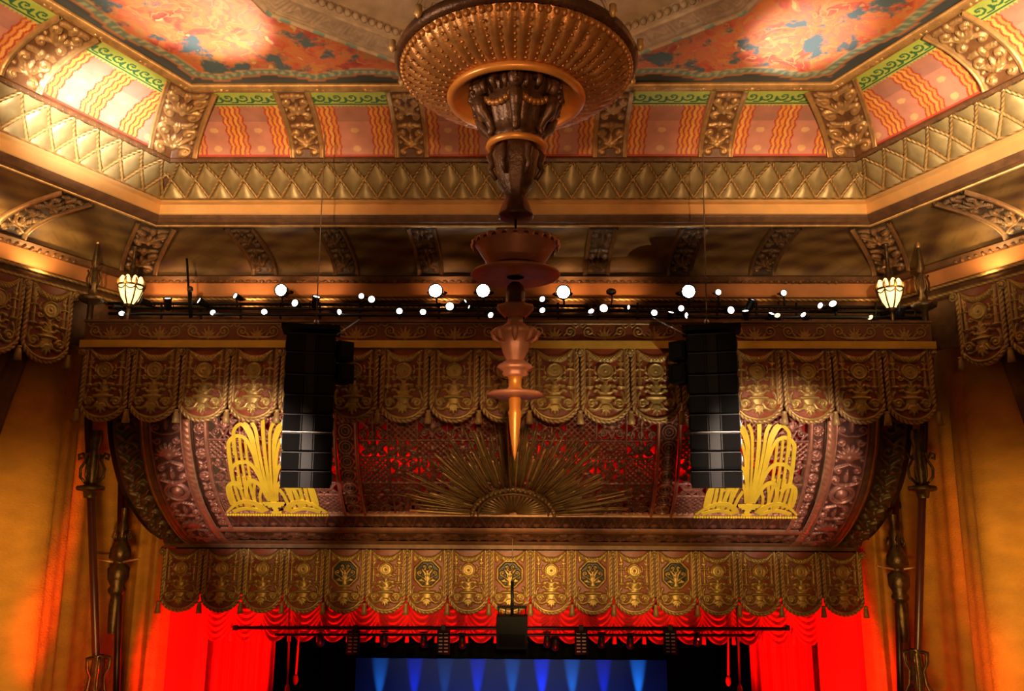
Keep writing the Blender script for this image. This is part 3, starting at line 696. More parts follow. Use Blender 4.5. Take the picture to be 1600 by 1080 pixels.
def frieze_mesh():
    W, H = PW, 0.50; nx, ny = 90, 34; a, b = grid(nx, ny); u = (a - 0.5) * W; v = (1 - b) * H; r = Relief(np.abs(u), v)
    r.palm(0, 0.06, 0.36, 7, 2.6, PI / 2, 0.045, 0.05); r.spiral(0.42, 0.26, 0.15, 1.6, -PI / 2, 1, 0.03, 0.05, tail=[(0.06, 0.06), (0.22, 0.07)])
    r.leaf(0.2, 0.08, 0.9, 0.25, 0.03, 0.04); r.stroke([(0.5, 0.44), (0.58, 0.38), (0.65, 0.44)], 0.02, 0.03); r.stroke([(0, .48), (.7, .48)], .015, .03)
    return mesh_np('frieze_tile', np.stack([u, -r.h, v], 1), grid_faces(nx, ny), M['relief'], paint(r.h, (0.15, 0.04, 0.013), (0.34, 0.21, 0.06)))
frz = frieze_mesh()
def valance(loc, n, dirx, rz, label, group, pattern, frieze=True, tassels=True, gap=0.0, depth=0.0):
    """loc = centre of the top edge of the hanging panels; dirx = unit direction along it"""
    root = empty('valance', loc, label, 'valance', group); dv = Vector((dirx[0], dirx[1], 0)); L = Vector(loc); nrm = Vector((-dv.y, dv.x, 0))
    W = n * PW; mb = MB(); rot = Matrix.Rotation(rz, 3, 'Z')
    mb.box(L + nrm * 0.10 + Vector((0, 0, -0.72)), (W, 0.05, 1.44), rot); mb.build('backing_board', M['dark'], root, False)
    for i in range(n):
        p = L + dv * (i - (n - 1) / 2) * PW; k = pattern(i)
        pn = inst('panel', lambB if k == 'B' else lambA, root, p, rz); rt = bpy.data.objects.new('rope_trim', rope_me); COL.objects.link(rt); rt.parent = pn
    for i in range(n + 1):
        p = L + dv * (i - n / 2) * PW; inst('boss', boss_me, root, p + Vector((0, 0, -0.10)), rz)
        if tassels: inst('tassel', tas_me, root, p - nrm * 0.04 + Vector((0, 0, -1.70)), rz)
    if frieze:
        mb = MB(); mb.box(L - nrm * 0.06 + Vector((0, 0, 0.10)), (W + 0.16, 0.16, 0.20), rot); mb.build('gold_band', M['gold_band'], root, False)
        for i in range(n): inst('frieze_tile', frz, root, L + dv * (i - (n - 1) / 2) * PW + Vector((0, 0, 0.22)), rz)
        mb = MB(); mb.box(L - nrm * 0.03 + Vector((0, 0, 0.75)), (W + 0.1, 0.12, 0.06), rot); mb.build('cornice', M['dark'], root, False)
    return root
ZC = 4.57; YC = 21.9
up_val = valance((0, YC, ZC), 17, (1, 0), 0, 'upper valance of scalloped red and gold panels with plain gold band, above the fountains', None, lambda i: 'A')
mb = MB(); mb.box((0, YC + 0.55, ZC + 0.70), (22.8, 1.0, 0.05)); mb.build('canopy_top', M['dark'], up_val, False)
for sx in (-1, 1): MB().box((sx * 11.42, YC + 0.45, ZC - 0.35), (0.05, 0.9, 2.2)).build('side_return', M['dark'], up_val, False)
up_val.scale = (0.958,) * 3; up_val.location = (-0.16, 21.0, 4.375)
low_val = valance((-0.11, 28.0, -0.90), 17, (1, 0), 0, 'lower valance of scalloped gold panels, five with octagonal grilles, above red swags', None, lambda i: 'B' if i in (4, 6, 8, 10, 12) else 'A', frieze=False)
# side wall valances
for sd in (-1, 1):
    x, y = ring_pt('l' if sd < 0 else 'r', np.array(4.20), -2.66)
    d = (-SD[0] * sd * -1, -SD[1]) if False else ((-SD[0], -SD[1]) if sd < 0 else (-SD[0], SD[1]))
    # direction along the wall from left to right as seen from the room
    dx, dy = (-SD[0], -SD[1]) if sd < 0 else (-SD[0], SD[1]); rz = math.atan2(dy, dx)
    valance((float(x), float(y), 5.84), 6, (dx, dy), rz, ('dim scalloped valance along the left side wall, left of the canopy' if sd < 0 else 'dim scalloped valance along the right side wall, right of the canopy'), None, lambda i: 'A', frieze=False)

# ------------------------------------------------------------------ the sounding board (barrel shaped relief over the proscenium)
BAR = Curve2([(27.9, -0.64), (26.9, -0.42), (25.7, 0.15), (24.5, 1.0), (23.75, 2.0), (23.45, 2.75), (23.35, 3.3), (23.35, 4.6)], 12)
XC = -0.14
def bar3(x, s, h):
    y, z, ty, tz = BAR.at(s); return np.stack([x + XC + 0 * y, y - tz * h, z + ty * h], -1)
def bpix(px, py):
    """photo pixel -> (x, s) on the board"""
    d = Fw + Rv * ((px - 800) / FPX) + Uv * ((540 - py) / FPX); best = None
    tt = np.linspace(0, BAR.L, 300); y, z, _, _ = BAR.at(tt)
    e = np.abs(z / y - (d.z / d.y)); i = int(np.argmin(e)); return CAM.x + d.x / d.y * y[i] - XC, tt[i]
board = empty('trim_4', (0, 23.5, 0), 'barrel shaped carved sounding board over the proscenium', kind='structure')
PK, PKG = (0.10, 0.035, 0.022), (0.50, 0.22, 0.14)
def bpatch(name, x0, x1, s0, s1, design, ground, gold, up=0.0, res=0.028, thr=None, parent=None, m=None, lo=0.004, hi=0.02):
    nx, ny = max(6, int((x1 - x0) / res)), max(6, int((s1 - s0) / res)); a, b = grid(nx, ny); x = x0 + (x1 - x0) * a; s = s0 + (s1 - s0) * b
    h = design(x - (x0 + x1) / 2, s - s0, x1 - x0, s1 - s0); f = grid_faces(nx, ny)
    if thr is not None: f = cut(f, h, thr)
    return link(name, mesh_np(name, bar3(x, s, h + up), f, m or M['relief'], paint(h, ground, gold, lo, hi)), parent or board)
XO = 11.42; SP = bpix(800, 800)[1]; ST = BAR.L
def d_leafy(u, v, W, L):
    r = Relief(u, v); n = int(L / 0.62)
    for i in range(n + 1):
        y = i * L / n
        for sg in (-1, 1):
            r.spiral(sg * 0.12, y, 0.20, 1.0, 0, sg, 0.06, 0.16); r.leaf(0, y + 0.15, PI / 2 + sg * 0.8, 0.42, 0.08, 0.14)
    return r.h
def d_wide(u, v, W, L):
    r = Relief(np.abs(u), v); per = 1.55; n = int(L / per) + 1; e = W / 2
    for i in range(n):
        y = 0.1 + i * per
        if i % 2 == 0:
            r.ring(0, y + 0.42, 0.33, 0.045, 0.10); r.ring(0, y + 0.42, 0.25, 0.02, 0.06); r.disc(0, y + 0.42, 0.17, 0.13)
        else:
            for a in (0.15, 0.55, 0.95, 1.35): r.leaf(0.0, y + 0.15, a, 0.42, 0.07, 0.10)
            r.disc(0, y + 0.15, 0.14, 0.12); r.spiral(0.26, y + 0.62, 0.11, 1.3, 0, -1, 0.035, 0.08)
        r.spiral(0.28, y + 0.98, 0.13, 1.4, -PI / 2, 1, 0.035, 0.09, tail=[(0.02, y + 0.80), (0.14, y + 0.80)]); r.spiral(0.26, y + 1.30, 0.11, 1.4, PI / 2, -1, 0.035, 0.09, tail=[(0.02, y + 1.5), (0.12, y + 1.46)])
        r.leaf(0, y + 0.9, PI / 2, 0.42, 0.06, 0.10); r.disc(0.36, y + 0.06, 0.05, 0.06)
    r.stroke([(e - .03, -0.1), (e - .03, L + .1)], 0.03, 0.10); return r.h
def d_narrow(u, v, W, L):
    r = Relief(u, v); per = 0.74; n = int(L / per) + 1; e = W / 2
    for i in range(n):
        y = 0.1 + i * per; r.rosette(0, y + 0.15, 0.13, 0.08, 7); r.ring(0, y + 0.15, 0.14, 0.018, 0.05)
        for sg in (-1, 1):
            r.spiral(sg * 0.07, y + 0.45, 0.07, 1.2, PI / 2, sg, 0.022, 0.07); r.leaf(0, y + 0.55, PI / 2 + sg * 0.9, 0.17, 0.03, 0.06)
    return r.h
def d_circles(u, v, W, L):
    r = Relief(u, v); n = max(1, int(round(L / 0.46)))
    for i in range(n):
        y = (i + 0.5) * L / n; r.ring(0, y, 0.19, 0.03, 0.08); r.ring(0, y, 0.11, 0.022, 0.07); r.disc(0, y, 0.04, 0.08)
        for sg in (-1, 1):
            r.disc(sg * 0.21, y + L / n / 2, 0.05, 0.05); r.stroke([(sg * .05, y + .20), (sg * .12, y + L / n - .2)], .02, .05)
    return r.h
def d_border1(u, v, W, L):
    r = Relief(u, v); n = int(W / 0.9)
    for i in range(n):
        x = -W / 2 + (i + .5) * W / n; r.palm(x, 0.05, 0.30, 5, 2.2, PI / 2, 0.035, 0.06); r.stroke([(x - .42, L - .05), (x - .2, .05), (x, L - .05), (x + .2, .05), (x + .42, L - .05)], 0.018, 0.05)
        r.disc(x + .42, .14, .10, .06)
    return r.h
def d_border2(u, v, W, L):
    r = Relief(u, v); n = int(W / 2.1)
    for i in range(n):
        x = -W / 2 + (i + .5) * W / n; c = L / 2; r.ring(x, c, 0.30, 0.05, 0.09); r.disc(x, c, 0.17, 0.10)
        for sg in (-1, 1):
            r.spiral(x + sg * 0.62, c, 0.22, 1.5, PI / 2, sg, 0.05, 0.08, tail=[(x + sg * .3, c - .2), (x + sg * .45, c + .25)]); r.palm(x + sg * 0.95, c - .25, 0.4, 5, 2.0, PI / 2, 0.05, 0.07)
    return r.h
def lattice_cell(r, u, v, x0, x1, y0, y1, kind):
    cx, cy, w_, h_ = (x0 + x1) / 2, (y0 + y1) / 2, x1 - x0, y1 - y0
    m = (u > x0) & (u < x1) & (v > y0) & (v < y1); q = Relief(u[m], v[m])
    if kind == 0:
        k = 0.17
        for s_ in np.arange(-3, 3, k):
            q.stroke([(cx + s_ - 1, cy - 1), (cx + s_ + 1, cy + 1)], 0.02, 0.05); q.stroke([(cx + s_ - 1, cy + 1), (cx + s_ + 1, cy - 1)], 0.02, 0.05)
        q.disc(cx, cy, 0.09, 0.08)
    elif kind == 1:
        q.palm(cx, cy - h_ * .1, h_ * 0.45, 5, 1.5, PI / 2, 0.035, 0.06); q.disc(cx, cy + h_ * .35, 0.07, 0.08)
        for sg in (-1, 1):
            q.spiral(cx + sg * w_ * .28, cy - h_ * .22, 0.11, 1.4, PI / 2, sg, 0.022, 0.06, tail=[(cx, y0 + .05), (cx + sg * .1, cy - h_ * .1)]); q.spiral(cx + sg * w_ * .30, cy + h_ * .25, 0.10, 1.4, -PI / 2, -sg, 0.022, 0.06, tail=[(cx + sg * .05, cy)])
    else:
        for k in (-.3, 0, .3):
            for sg in (-1, 1): q.spiral(cx + k, cy + sg * h_ * .26, 0.12, 1.5, PI / 2 * sg, sg if k >= 0 else -sg, 0.024, 0.06, tail=[(cx + k * .3, cy), (cx + k * .8, cy + sg * .06)])
        for sg in (-1, 1): q.leaf(cx, cy, PI / 2 * sg, h_ * .45, .05, .07)
        q.disc(cx, cy, .05, .06)
    if kind:
        for s_ in np.arange(-3, 3, 0.40):
            q.stroke([(cx + s_ - 1, cy - 1), (cx + s_ + 1, cy + 1)], 0.013, 0.03); q.stroke([(cx + s_ - 1, cy + 1), (cx + s_ + 1, cy - 1)], 0.013, 0.03)
    r.h[m] = np.maximum(r.h[m], q.h)
    for (p, q2) in (((x0, y0), (x1, y0)), ((x0, y1), (x1, y1)), ((x0, y0), (x0, y1)), ((x1, y0), (x1, y1))): r.stroke([p, q2], 0.022, 0.07)
def d_grille(phase):
    def f(u, v, W, L):
        r = Relief(u, v); nx = max(1, round(W / 0.86)); cw = W / nx; hs = [0.0, 0.85, 1.35, 2.2, 2.75, 3.5, 4.0, 4.9]
        for i in range(nx):
            for j in range(len(hs) - 1):
                if hs[j] > L: break
                lattice_cell(r, u, v, -W / 2 + i * cw, -W / 2 + (i + 1) * cw, hs[j], min(hs[j + 1], L), (i * 1 + j + phase) % 3)
        return r.h
    return f
d_plain = lambda u, v, W, L: 0.05 * np.sqrt(np.clip(1 - (2 * u / W) ** 2, 0, 1))
def d_rope(u, v, W, L): return 0.06 * np.sqrt(np.clip(1 - (2 * u / W) ** 2, 0, 1)) * (0.6 + 0.4 * np.abs(np.sin(v * 18 + u * 14)))
for sg in (-1, 1):
    def bx(name, a, b, *args, **kw): return bpatch(name, min(sg * a, sg * b), max(sg * a, sg * b), *args, **kw)
    bx('leafy_edge', 10.42, 11.22, 0.0, ST, d_leafy, (0.05, 0.032, 0.014), (0.15, 0.10, 0.045), up=0.02)
    bx('edge_rail', 10.16, 10.42, 0.0, ST, d_plain, (0.20, 0.11, 0.05), (0.30, 0.17, 0.08), up=0.10, res=0.05); bx('edge_rail', 10.28, 10.34, 0, ST, d_plain, GR, GG, up=0.15, res=0.03)
    bx('scroll_band', 9.22, 10.16, 0.0, ST, d_wide, PK, PKG, up=0.02, res=0.024)
    bx('rope_band', 8.98, 9.22, 0.0, ST, d_rope, (.4, .18, .1), (0.55, 0.24, 0.13), up=0.09)
    bx('fillet', 8.90, 8.98, 1.2, ST, d_plain, (.05, .02, .01), (0.10, 0.04, 0.02), up=0.03)
    bx('rosette_band', 8.60, 8.90, 1.75, ST, d_narrow, PK, PKG, up=0.02, res=0.018)
    bx('fillet', 8.49, 8.60, 1.75, ST, d_plain, PKG, (0.55, 0.24, 0.14), up=0.10)
    bx('circle_band', 4.32, 4.82, SP, ST, d_circles, PK, (0.45, 0.20, 0.12), up=0.02, res=0.018)
    bx('fillet', 4.22, 4.32, SP, ST, d_plain, PKG, (0.50, 0.22, 0.13), up=0.12); bx('fillet', 4.82, 4.92, SP, ST, d_plain, PKG, (0.50, 0.22, 0.13), up=0.12)
    bx('grille', 4.92, 8.49, SP, ST, d_grille(0), PK, (0.46, 0.20, 0.13), thr=0.006, res=0.024)
bpatch('grille', -4.22, 4.22, SP, ST, d_grille(1), PK, (0.30, 0.12, 0.07), thr=0.006, res=0.026)
hmk = lambda hh: (lambda u, v, W, L: hh * np.sqrt(np.clip(1 - (2 * v / L - 1) ** 2, 0, 1)))
bpatch('sill', -8.6, 8.6, SP - 0.10, SP, hmk(0.12), GR, (0.45, 0.24, 0.12), up=0.03, res=0.03)
bpatch('palmette_border', -9.0, 9.0, 1.72, SP - 0.10, d_border1, (0.09, 0.035, 0.02), (0.30, 0.13, 0.08), up=0.0, res=0.028)
bpatch('moulding', -9.3, 9.3, 1.45, 1.72, hmk(0.10), (0.22, 0.09, 0.05), (0.34, 0.15, 0.08), up=0.03, res=0.05)
bpatch('roundel_border', -10.1, 10.1, 0.35, 1.45, d_border2, (0.07, 0.028, 0.016), (0.22, 0.095, 0.055), up=0.0, res=0.03)
bpatch('bottom_roll', -11.2, 11.2, 0.0, 0.35, hmk(0.14), (0.12, 0.05, 0.02), (0.20, 0.09, 0.045), up=0.03, res=0.06)
# ends, header and the scrim box behind the openwork
tt = np.linspace(0, ST, 60); yb, zb_, _, _ = BAR.at(tt)
for sx in (-1, 1):
    vs = []; xx = sx * XO
    for y, z in zip(yb, zb_): vs += [(XC + sx * 11.22, y, z), (XC + xx, y + 0.05, z + 0.05), (XC + xx, 27.9, max(z, 0.4) + 0.0)]
    fs = []
    for i in range(59):
        fs += [(3 * i, 3 * i + 1, 3 * i + 4, 3 * i + 3), (3 * i + 1, 3 * i + 2, 3 * i + 5, 3 * i + 4)]
    link('end_board', mesh_np('end_board', vs, fs, M['black_satin'], None, False), board)
MB().box((XC, 27.85, -0.74), (22.4, 0.5, 0.22)).build('header', M['dark'], board, False)
sv = []; ns = 30; ss = np.linspace(SP - .2, ST, ns); y, z, _, _ = BAR.at(ss)
for xx in (-8.6, 8.6):
    for i in range(ns): sv.append((xx, y[i] + 0.75, z[i] + 0.35))
link('scrim', mesh_np('scrim', sv, [(i, i + 1, ns + i + 1, ns + i) for i in range(ns - 1)], M['scrim']), board)
# red lamps shining on the scrim behind the openwork
for px, py, pw in ((610, 745, 60), (575, 735, 30), (650, 750, 22), (815, 748, 40), (850, 742, 40), (900, 745, 40), (930, 750, 26), (1012, 742, 38), (1030, 745, 22), (405, 740, 30), (505, 745, 40), (1075, 752, 40), (1165, 735, 40), (1195, 745, 30), (430, 740, 20)):
    x, s_ = bpix(px, py); a = bar3(np.array(x), np.array(s_), -0.40); point('scrim_lamp', tuple(a), pw * 0.42, REDL, 0.05)

M['burst_bright'] = mat('pale_gold_rod', (0.62, 0.38, 0.12), 0.35, 0.4, 0.2, 5)  # lighter gold on every fifth rod, darker gold on the rest
# sunburst -------------------------------------------------------------------------
M['burst'] = mat('brown_gold_rod', (0.30, 0.18, 0.055), 0.4, 0.4, 0.3, 5)
x0, s0 = bpix(802, 799)
sun = empty('sunburst', tuple(bar3(np.array(x0), np.array(s0), 0.2)), 'gold sunburst of thin rods fanning upward from a half ring', 'sunburst')
random.seed(3)
for i in range(150):
    a = math.radians(3 + 174 * (i + random.random() * 0.8) / 150); r0 = 1.3 if random.random() < .7 else 1.6
    prof = 3.3 + 0.1 * math.sin(a) + (0.1 if abs(math.cos(a)) > .9 else 0)
    r1 = prof * random.uniform(0.62, 1.06); hh = random.uniform(0.08, 0.26); pts = []
    for k in range(7):
        r = r0 + (r1 - r0) * k / 6; xs, s_ = x0 + r * math.cos(a), s0 + 0.03 + r * math.sin(a)
        pts.append(tuple(bar3(np.array(xs), np.array(s_), hh)))
    mb = MB().tube(pts, random.uniform(0.018, 0.042), 5); mb.build('ray', M['burst_bright'] if i % 5 == 2 else M['burst'], sun)
for rr, th, hh in ((1.22, 0.07, 0.14), (1.05, 0.035, 0.16)):
    mb = MB().tube([tuple(bar3(np.array(x0 + rr * math.cos(t)), np.array(s0 + 0.02 + rr * math.sin(t) * 0.95), hh)) for t in np.linspace(0, PI, 40)], th, 8); mb.build('half_ring', M['burst'], sun)
mb = MB()
for i in range(26):
    t = PI * (i + .5) / 26; q = bar3(np.array(x0 + 1.22 * math.cos(t)), np.array(s0 + 0.02 + 1.16 * math.sin(t)), 0.20); mb.ball(tuple(q), 0.065, 6, 4)
o = mb.build('beading', M['burst'], sun); o['kind'] = 'stuff'
for i in range(22):
    a = PI * (i + .5) / 22; pts = [tuple(bar3(np.array(x0 + r * math.cos(a)), np.array(s0 + 0.03 + r * math.sin(a)), 0.12)) for r in (0.12, 0.5, 0.98)]
    MB().tube(pts, [0.02, 0.05, 0.035], 5).build('inner_ray', M['burst'], sun)

# fountains -------------------------------------------------------------------------
_sy = [bpix(1167, 640 + c / 4.21)[1] for c in range(0, 700, 20)]
def sy(cy): return float(np.interp(cy, range(0, 700, 20), _sy))
def ribbon(pts, wd, hh, th=0.03):
    """flat raised band over the board following (dx, cy) photograph-measured points; returns verts, faces"""
    c = catmull([(dx * 0.00435, sy(cy)) for dx, cy in pts], 8); n = len(c); vs = []; fs = []
    for i in range(n):
        t = c[min(i + 1, n - 1)] - c[max(i - 1, 0)]; t /= (np.hypot(*t) + 1e-9); nn = np.array((-t[1], t[0])); ww = wd if not isinstance(wd, tuple) else wd[0] + (wd[1] - wd[0]) * i / (n - 1)
        vs.append((c[i] + nn * ww / 2, hh - th)); vs.append((c[i] + nn * ww / 2, hh)); vs.append((c[i] - nn * ww / 2, hh + th * .5)); vs.append((c[i] - nn * ww / 2, hh - th))
    for i in range(n - 1):
        for k in range(4): fs.append((4 * i + k, 4 * i + (k + 1) % 4, 4 * i + 4 + (k + 1) % 4, 4 * i + 4 + k))
    fs += [(0, 1, 2, 3), (4 * n - 4, 4 * n - 3, 4 * n - 2, 4 * n - 1)]; return vs, fs
def fountain(xc, label):
    root = empty('fountain_ornament', tuple(bar3(np.array(xc), np.array(2.3), 0.2)), label, 'ornament', None)
    def put(name, pts, wd, hh, both=True):
        hh = 0.09 + (hh - 0.15) * 0.4
        wd = tuple(0.98 * q for q in wd) if isinstance(wd, tuple) else wd * 0.98
        for sg in ((1, -1) if both else (1,)):
            v, f = ribbon(pts, wd, hh); V = [tuple(bar3(np.array(xc + sg * p[0]), np.array(p[1]), h)) for p, h in v]; link(name, mesh_np(name, V, f, M['gold_leaf'], None, False), root)
    put('central_jet', [(0, 600), (2, 400), (2, 250), (0, 120), (0, 60)], (0.10, 0.12), 0.26, False)
    put('jet', [(8, 600), (24, 420), (36, 260), (46, 150), (70, 90)], (0.06, 0.11), 0.24)
    put('jet', [(14, 600), (44, 430), (56, 300), (70, 190), (100, 120), (128, 95)], (0.06, 0.11), 0.22)
    put('arc', [(26, 560), (50, 400), (66, 270), (92, 180), (130, 112), (160, 108), (190, 140), (196, 190), (196, 300)], (0.07, 0.12), 0.20)
    put('arc', [(30, 560), (60, 400), (80, 290), (110, 210), (150, 182), (190, 186), (226, 215), (236, 270), (238, 490)], (0.07, 0.13), 0.17)
    for dx, a, b in ((122, 200, 490), (158, 190, 500), (194, 190, 500)): put('falling_stream', [(dx, a), (dx, (a + b) / 2), (dx, b)], 0.085, 0.15)
    put('arc', [(36, 500), (70, 400), (110, 352), (150, 345), (190, 352), (228, 385), (236, 440)], 0.11, 0.24)
    for dx in (130, 165, 200, 234): put('falling_stream', [(dx, 440), (dx, 520), (dx, 630)], 0.10, 0.20)
    put('arc', [(24, 590), (50, 510), (85, 470), (120, 462), (150, 490), (170, 560), (176, 640)], 0.12, 0.28)
    put('arc', [(190, 520), (215, 485), (250, 484), (280, 510), (290, 560), (290, 620)], 0.13, 0.26)
    put('falling_stream', [(60, 520), (84, 570), (96, 650)], 0.09, 0.22); put('falling_stream', [(96, 480), (120, 560), (132, 650)], 0.09, 0.22); put('falling_stream', [(262, 500), (266, 570), (266, 640)], 0.09, 0.2)
    put('wave', [(70, 655), (100, 622), (150, 600), (205, 596), (260, 612), (310, 640), (345, 664)], (0.20, 0.05), 0.32)
    put('wave_crest', [(90, 660), (180, 640), (240, 645), (300, 662)], 0.13, 0.30)
    # cup
    for cy, w0 in ((603, 75), (612, 66), (622, 46), (634, 20), (650, 18), (662, 34)):
        v, f = ribbon([(-w0, cy), (0, cy), (w0, cy)], 0.055, 0.17, 0.035); V = [tuple(bar3(np.array(xc + p[0]), np.array(p[1]), h)) for p, h in v]
        link('basin', mesh_np('basin', V, f, M['gold_leaf'], None, False), root)
    mb = MB()
    for i in range(40):
        q = bar3(np.array(xc - 1.5 + 3.0 * i / 39), np.array(SP + 0.03), 0.16); mb.ball(tuple(q), 0.045, 6, 4)
    o = mb.build('ripple_beading', M['gold_leaf'], root); o['kind'] = 'stuff'
fountain(bpix(433, 790)[0], 'yellow gold fountain ornament behind the left speaker column')
fountain(bpix(1167, 790)[0], 'yellow gold fountain ornament behind the right speaker column')

# ------------------------------------------------------------------ walls, floor, stage house
def sheet(name, plan, z0, z1, m, parent=None, nz=2, fold=None, res=0.08):
    """vertical surface following a plan polyline with a fold displacement function"""
    pl = [Vector(p) for p in plan]; pts = []
    for i in range(len(pl) - 1):
        d = pl[i + 1] - pl[i]; n = max(1, int(d.length / res)); nn = Vector((-d.y, d.x)).normalized()
        for k in range(n + (1 if i == len(pl) - 2 else 0)): pts.append((pl[i] + d * (k / n), nn))
    S = 0; vs = []; nx = len(pts); prev = pts[0][0]; Ss = []
    for p, nn in pts: S += (p - prev).length; prev = p; Ss.append(S)
    for j in range(nz):
        z = z0 + (z1 - z0) * j / (nz - 1)
        for (p, nn), s in zip(pts, Ss):
            q = p + nn * (fold(s, z) if fold else 0); vs.append((q.x, q.y, z))
    return link(name, mesh_np(name, vs, grid_faces(nx, nz), m), parent)
FZ = -10.0
def wfold(s, z):
    return 0.16 * math.sin(s * 1.15 + 0.05 * z) + 0.07 * math.sin(s * 3.1 + 0.12 * z) + 0.03 * math.sin(s * 7 + 1 + .2 * z)
for sd, nm in ((-1, 'left'), (1, 'right')):
    p0 = ring_pt('l' if sd < 0 else 'r', np.array(14.0), -3.3); p1 = ring_pt('l' if sd < 0 else 'r', np.array(-0.3), -3.3)
    plan = [(float(p0[0]), float(p0[1])), (float(p1[0]) * 1.0, float(p1[1])), (sd * 12.6, 24.0), (sd * 12.7, 28.0), (sd * 12.7, 28.6)]
    wl = sheet('wall_' + nm, plan, FZ, 6.3, M['canvas'], None, 40, lambda s, z: sd * -1 * wfold(s, z), 0.12)
    tag(wl, nm + ' side wall hung with ochre canvas in soft vertical folds', kind='structure')
    pil = sheet('pilaster', [(sd * 12.75, 28.4), (sd * 12.3, 28.0), (sd * 12.1, 28.3), (sd * 11.75, 28.0), (sd * 11.6, 28.4), (sd * 11.6, 29.2)], FZ, 1.5, M['canvas'], wl, 2, None, 0.1)
    a, b = grid(60, 12); z = 4.1 + (FZ - 4.1) * b; tt_ = 1.0 + 0.25 * (4.1 - z) ** 0.9 + a * 3.2
    xx, yy = ring_pt('l' if sd < 0 else 'r', tt_, -2.93 + 0.07 * np.sin(a * 42))
    cu = link('curtain', mesh_np('curtain', np.stack([xx, yy, z], 1), grid_faces(60, 12), M['brown_cloth']), None)
    tag(cu, 'dark brown curtain hanging on the %s side wall at the picture edge' % nm, 'curtain')
fl = link('floor', mesh_np('floor', [(-18, 2, FZ), (18, 2, FZ), (18, 42, FZ), (-18, 42, FZ)], [(0, 1, 2, 3)], M['swatch'])); tag(fl, 'dark auditorium and stage floor', kind='structure')
wb = MB().box((0, 23.45, 5.5), (22.2, 0.1, 1.8)).build('wall_stage', M['dark'], None, False); tag(wb, 'dark wall strip above the sounding board', kind='structure')

# stage interior
bk = MB(); bk.box((-13.5, 33, -5), (0.2, 11, 12)); bk.box((13.5, 33, -5), (0.2, 11, 12)); bk.box((0, 33, 0.6), (27, 11, 0.2)); bk.box((0, 38.6, -5), (27, 0.2, 12))
bk = bk.build('wall_backstage', M['black'], None, False); tag(bk, 'black walls enclosing the stage', kind='structure')
yb = 36.0
a = P(552, 1028, yb); b = P(1046, 1028, yb)
cy_ = MB().box(((a.x + b.x) / 2, yb, (a.z + FZ) / 2), (b.x - a.x, 0.04, a.z - FZ)).build('backdrop', M['cyc'], None, False); tag(cy_, 'plain cloth backdrop at the rear of the stage washed in blue beams', 'backdrop')
a2 = P(440, 960, 34); b2 = P(1165, 960, 34); bot = P(800, 1029, 34).z
cb = sheet('border_drape', [(a2.x, 34), (b2.x, 34)], bot, a2.z + 1.2, M['black'], None, 2, lambda s, z: 0.08 * math.sin(s * 8), 0.1); tag(cb, 'black border drape hanging above the blue backdrop', 'curtain')
for sd, (xa, xb) in ((-1, (430, 556)), (1, (1042, 1180))):
    A = P(xa, 1050, 33.4); B = P(xb, 1050, 33.4)
    l = sheet('wing_drape', [(A.x, 33.4), (B.x, 33.4)], FZ, -0.2, M['black'], None, 2, lambda s, z: 0.10 * math.sin(s * 6), 0.1); tag(l, 'black wing drape %s of the blue backdrop' % ('left' if sd < 0 else 'right'), 'curtain')
BL = (0.02, 0.06, 1.0); CYN = (0.05, 0.45, 1.0)
for px, c, pw in ((590, CYN, 2200), (645, BL, 2600), (693, CYN, 700), (745, BL, 2800), (800, CYN, 1700), (847, BL, 5200), (895, CYN, 2600), (945, BL, 2400), (1000, CYN, 4200)):
    p = P(px, 1080, yb - 0.45); spot('backdrop_beam', (p.x, yb - 0.35, p.z - 1.6), (p.x, yb, p.z + 1.8), pw * 0.26, c, 17, 0.9, 0.03)
area('backdrop_wash', (0, 35.0, -9.0), (0, 36, -6.4), 60, (0.02, 0.20, 1.0), 10, 0.4)

# red swagged valance of the house curtain
YS = 29.4; xl, xr = P(318, 970, YS).x, P(1283, 970, YS).x; NS = 21; sw = (xr - xl) / NS
swagc = empty('house_curtain', (0, YS, -2.5), 'bright red swagged velvet curtain header with tassels under the lower valance', 'curtain')
zt, zbm, zp = P(800, 915, YS).z, P(800, 1004, YS).z, P(800, 985, YS).z
nx, ny = 26, 70; a_, b_ = grid(nx, ny); u = a_ - .5
bottom = zp - (zp - zbm) * np.clip(1 - (2 * u) ** 2, 0, 1) ** 0.8
z = zt + (bottom - zt) * b_; ph = b_ * 9 - 1.5 * (1 - (2 * u) ** 2) * 1.0
yy = -0.11 * np.abs(np.sin(PI * ph)) * (1 - (2 * u) ** 4) - 0.12 * (1 - (2 * u) ** 2) * b_
sg_me = mesh_np('swag', np.stack([u * sw, yy, z - (-2.5)], 1), grid_faces(nx, ny), M['red_velvet'])
fr_me = MB().lathe([(0.0, 0.02), (0.05, 0.0), (0.035, -0.05), (0.06, -0.12), (0.07, -0.42), (0.0, -0.43)], n=8).me('swag_tassel', M['red_velvet'])
for i in range(NS):
    o = inst('swag', sg_me, swagc, (xl + sw * (i + .5), YS, -2.5)); 
for i in range(NS + 1): inst('swag_tassel', fr_me, swagc, (xl + sw * i, YS - 0.1, zp + 0.02))
def pleat(f, amp): return lambda s, z: amp * math.sin(s * f) + amp * .4 * math.sin(s * f * 2.3 + 1)
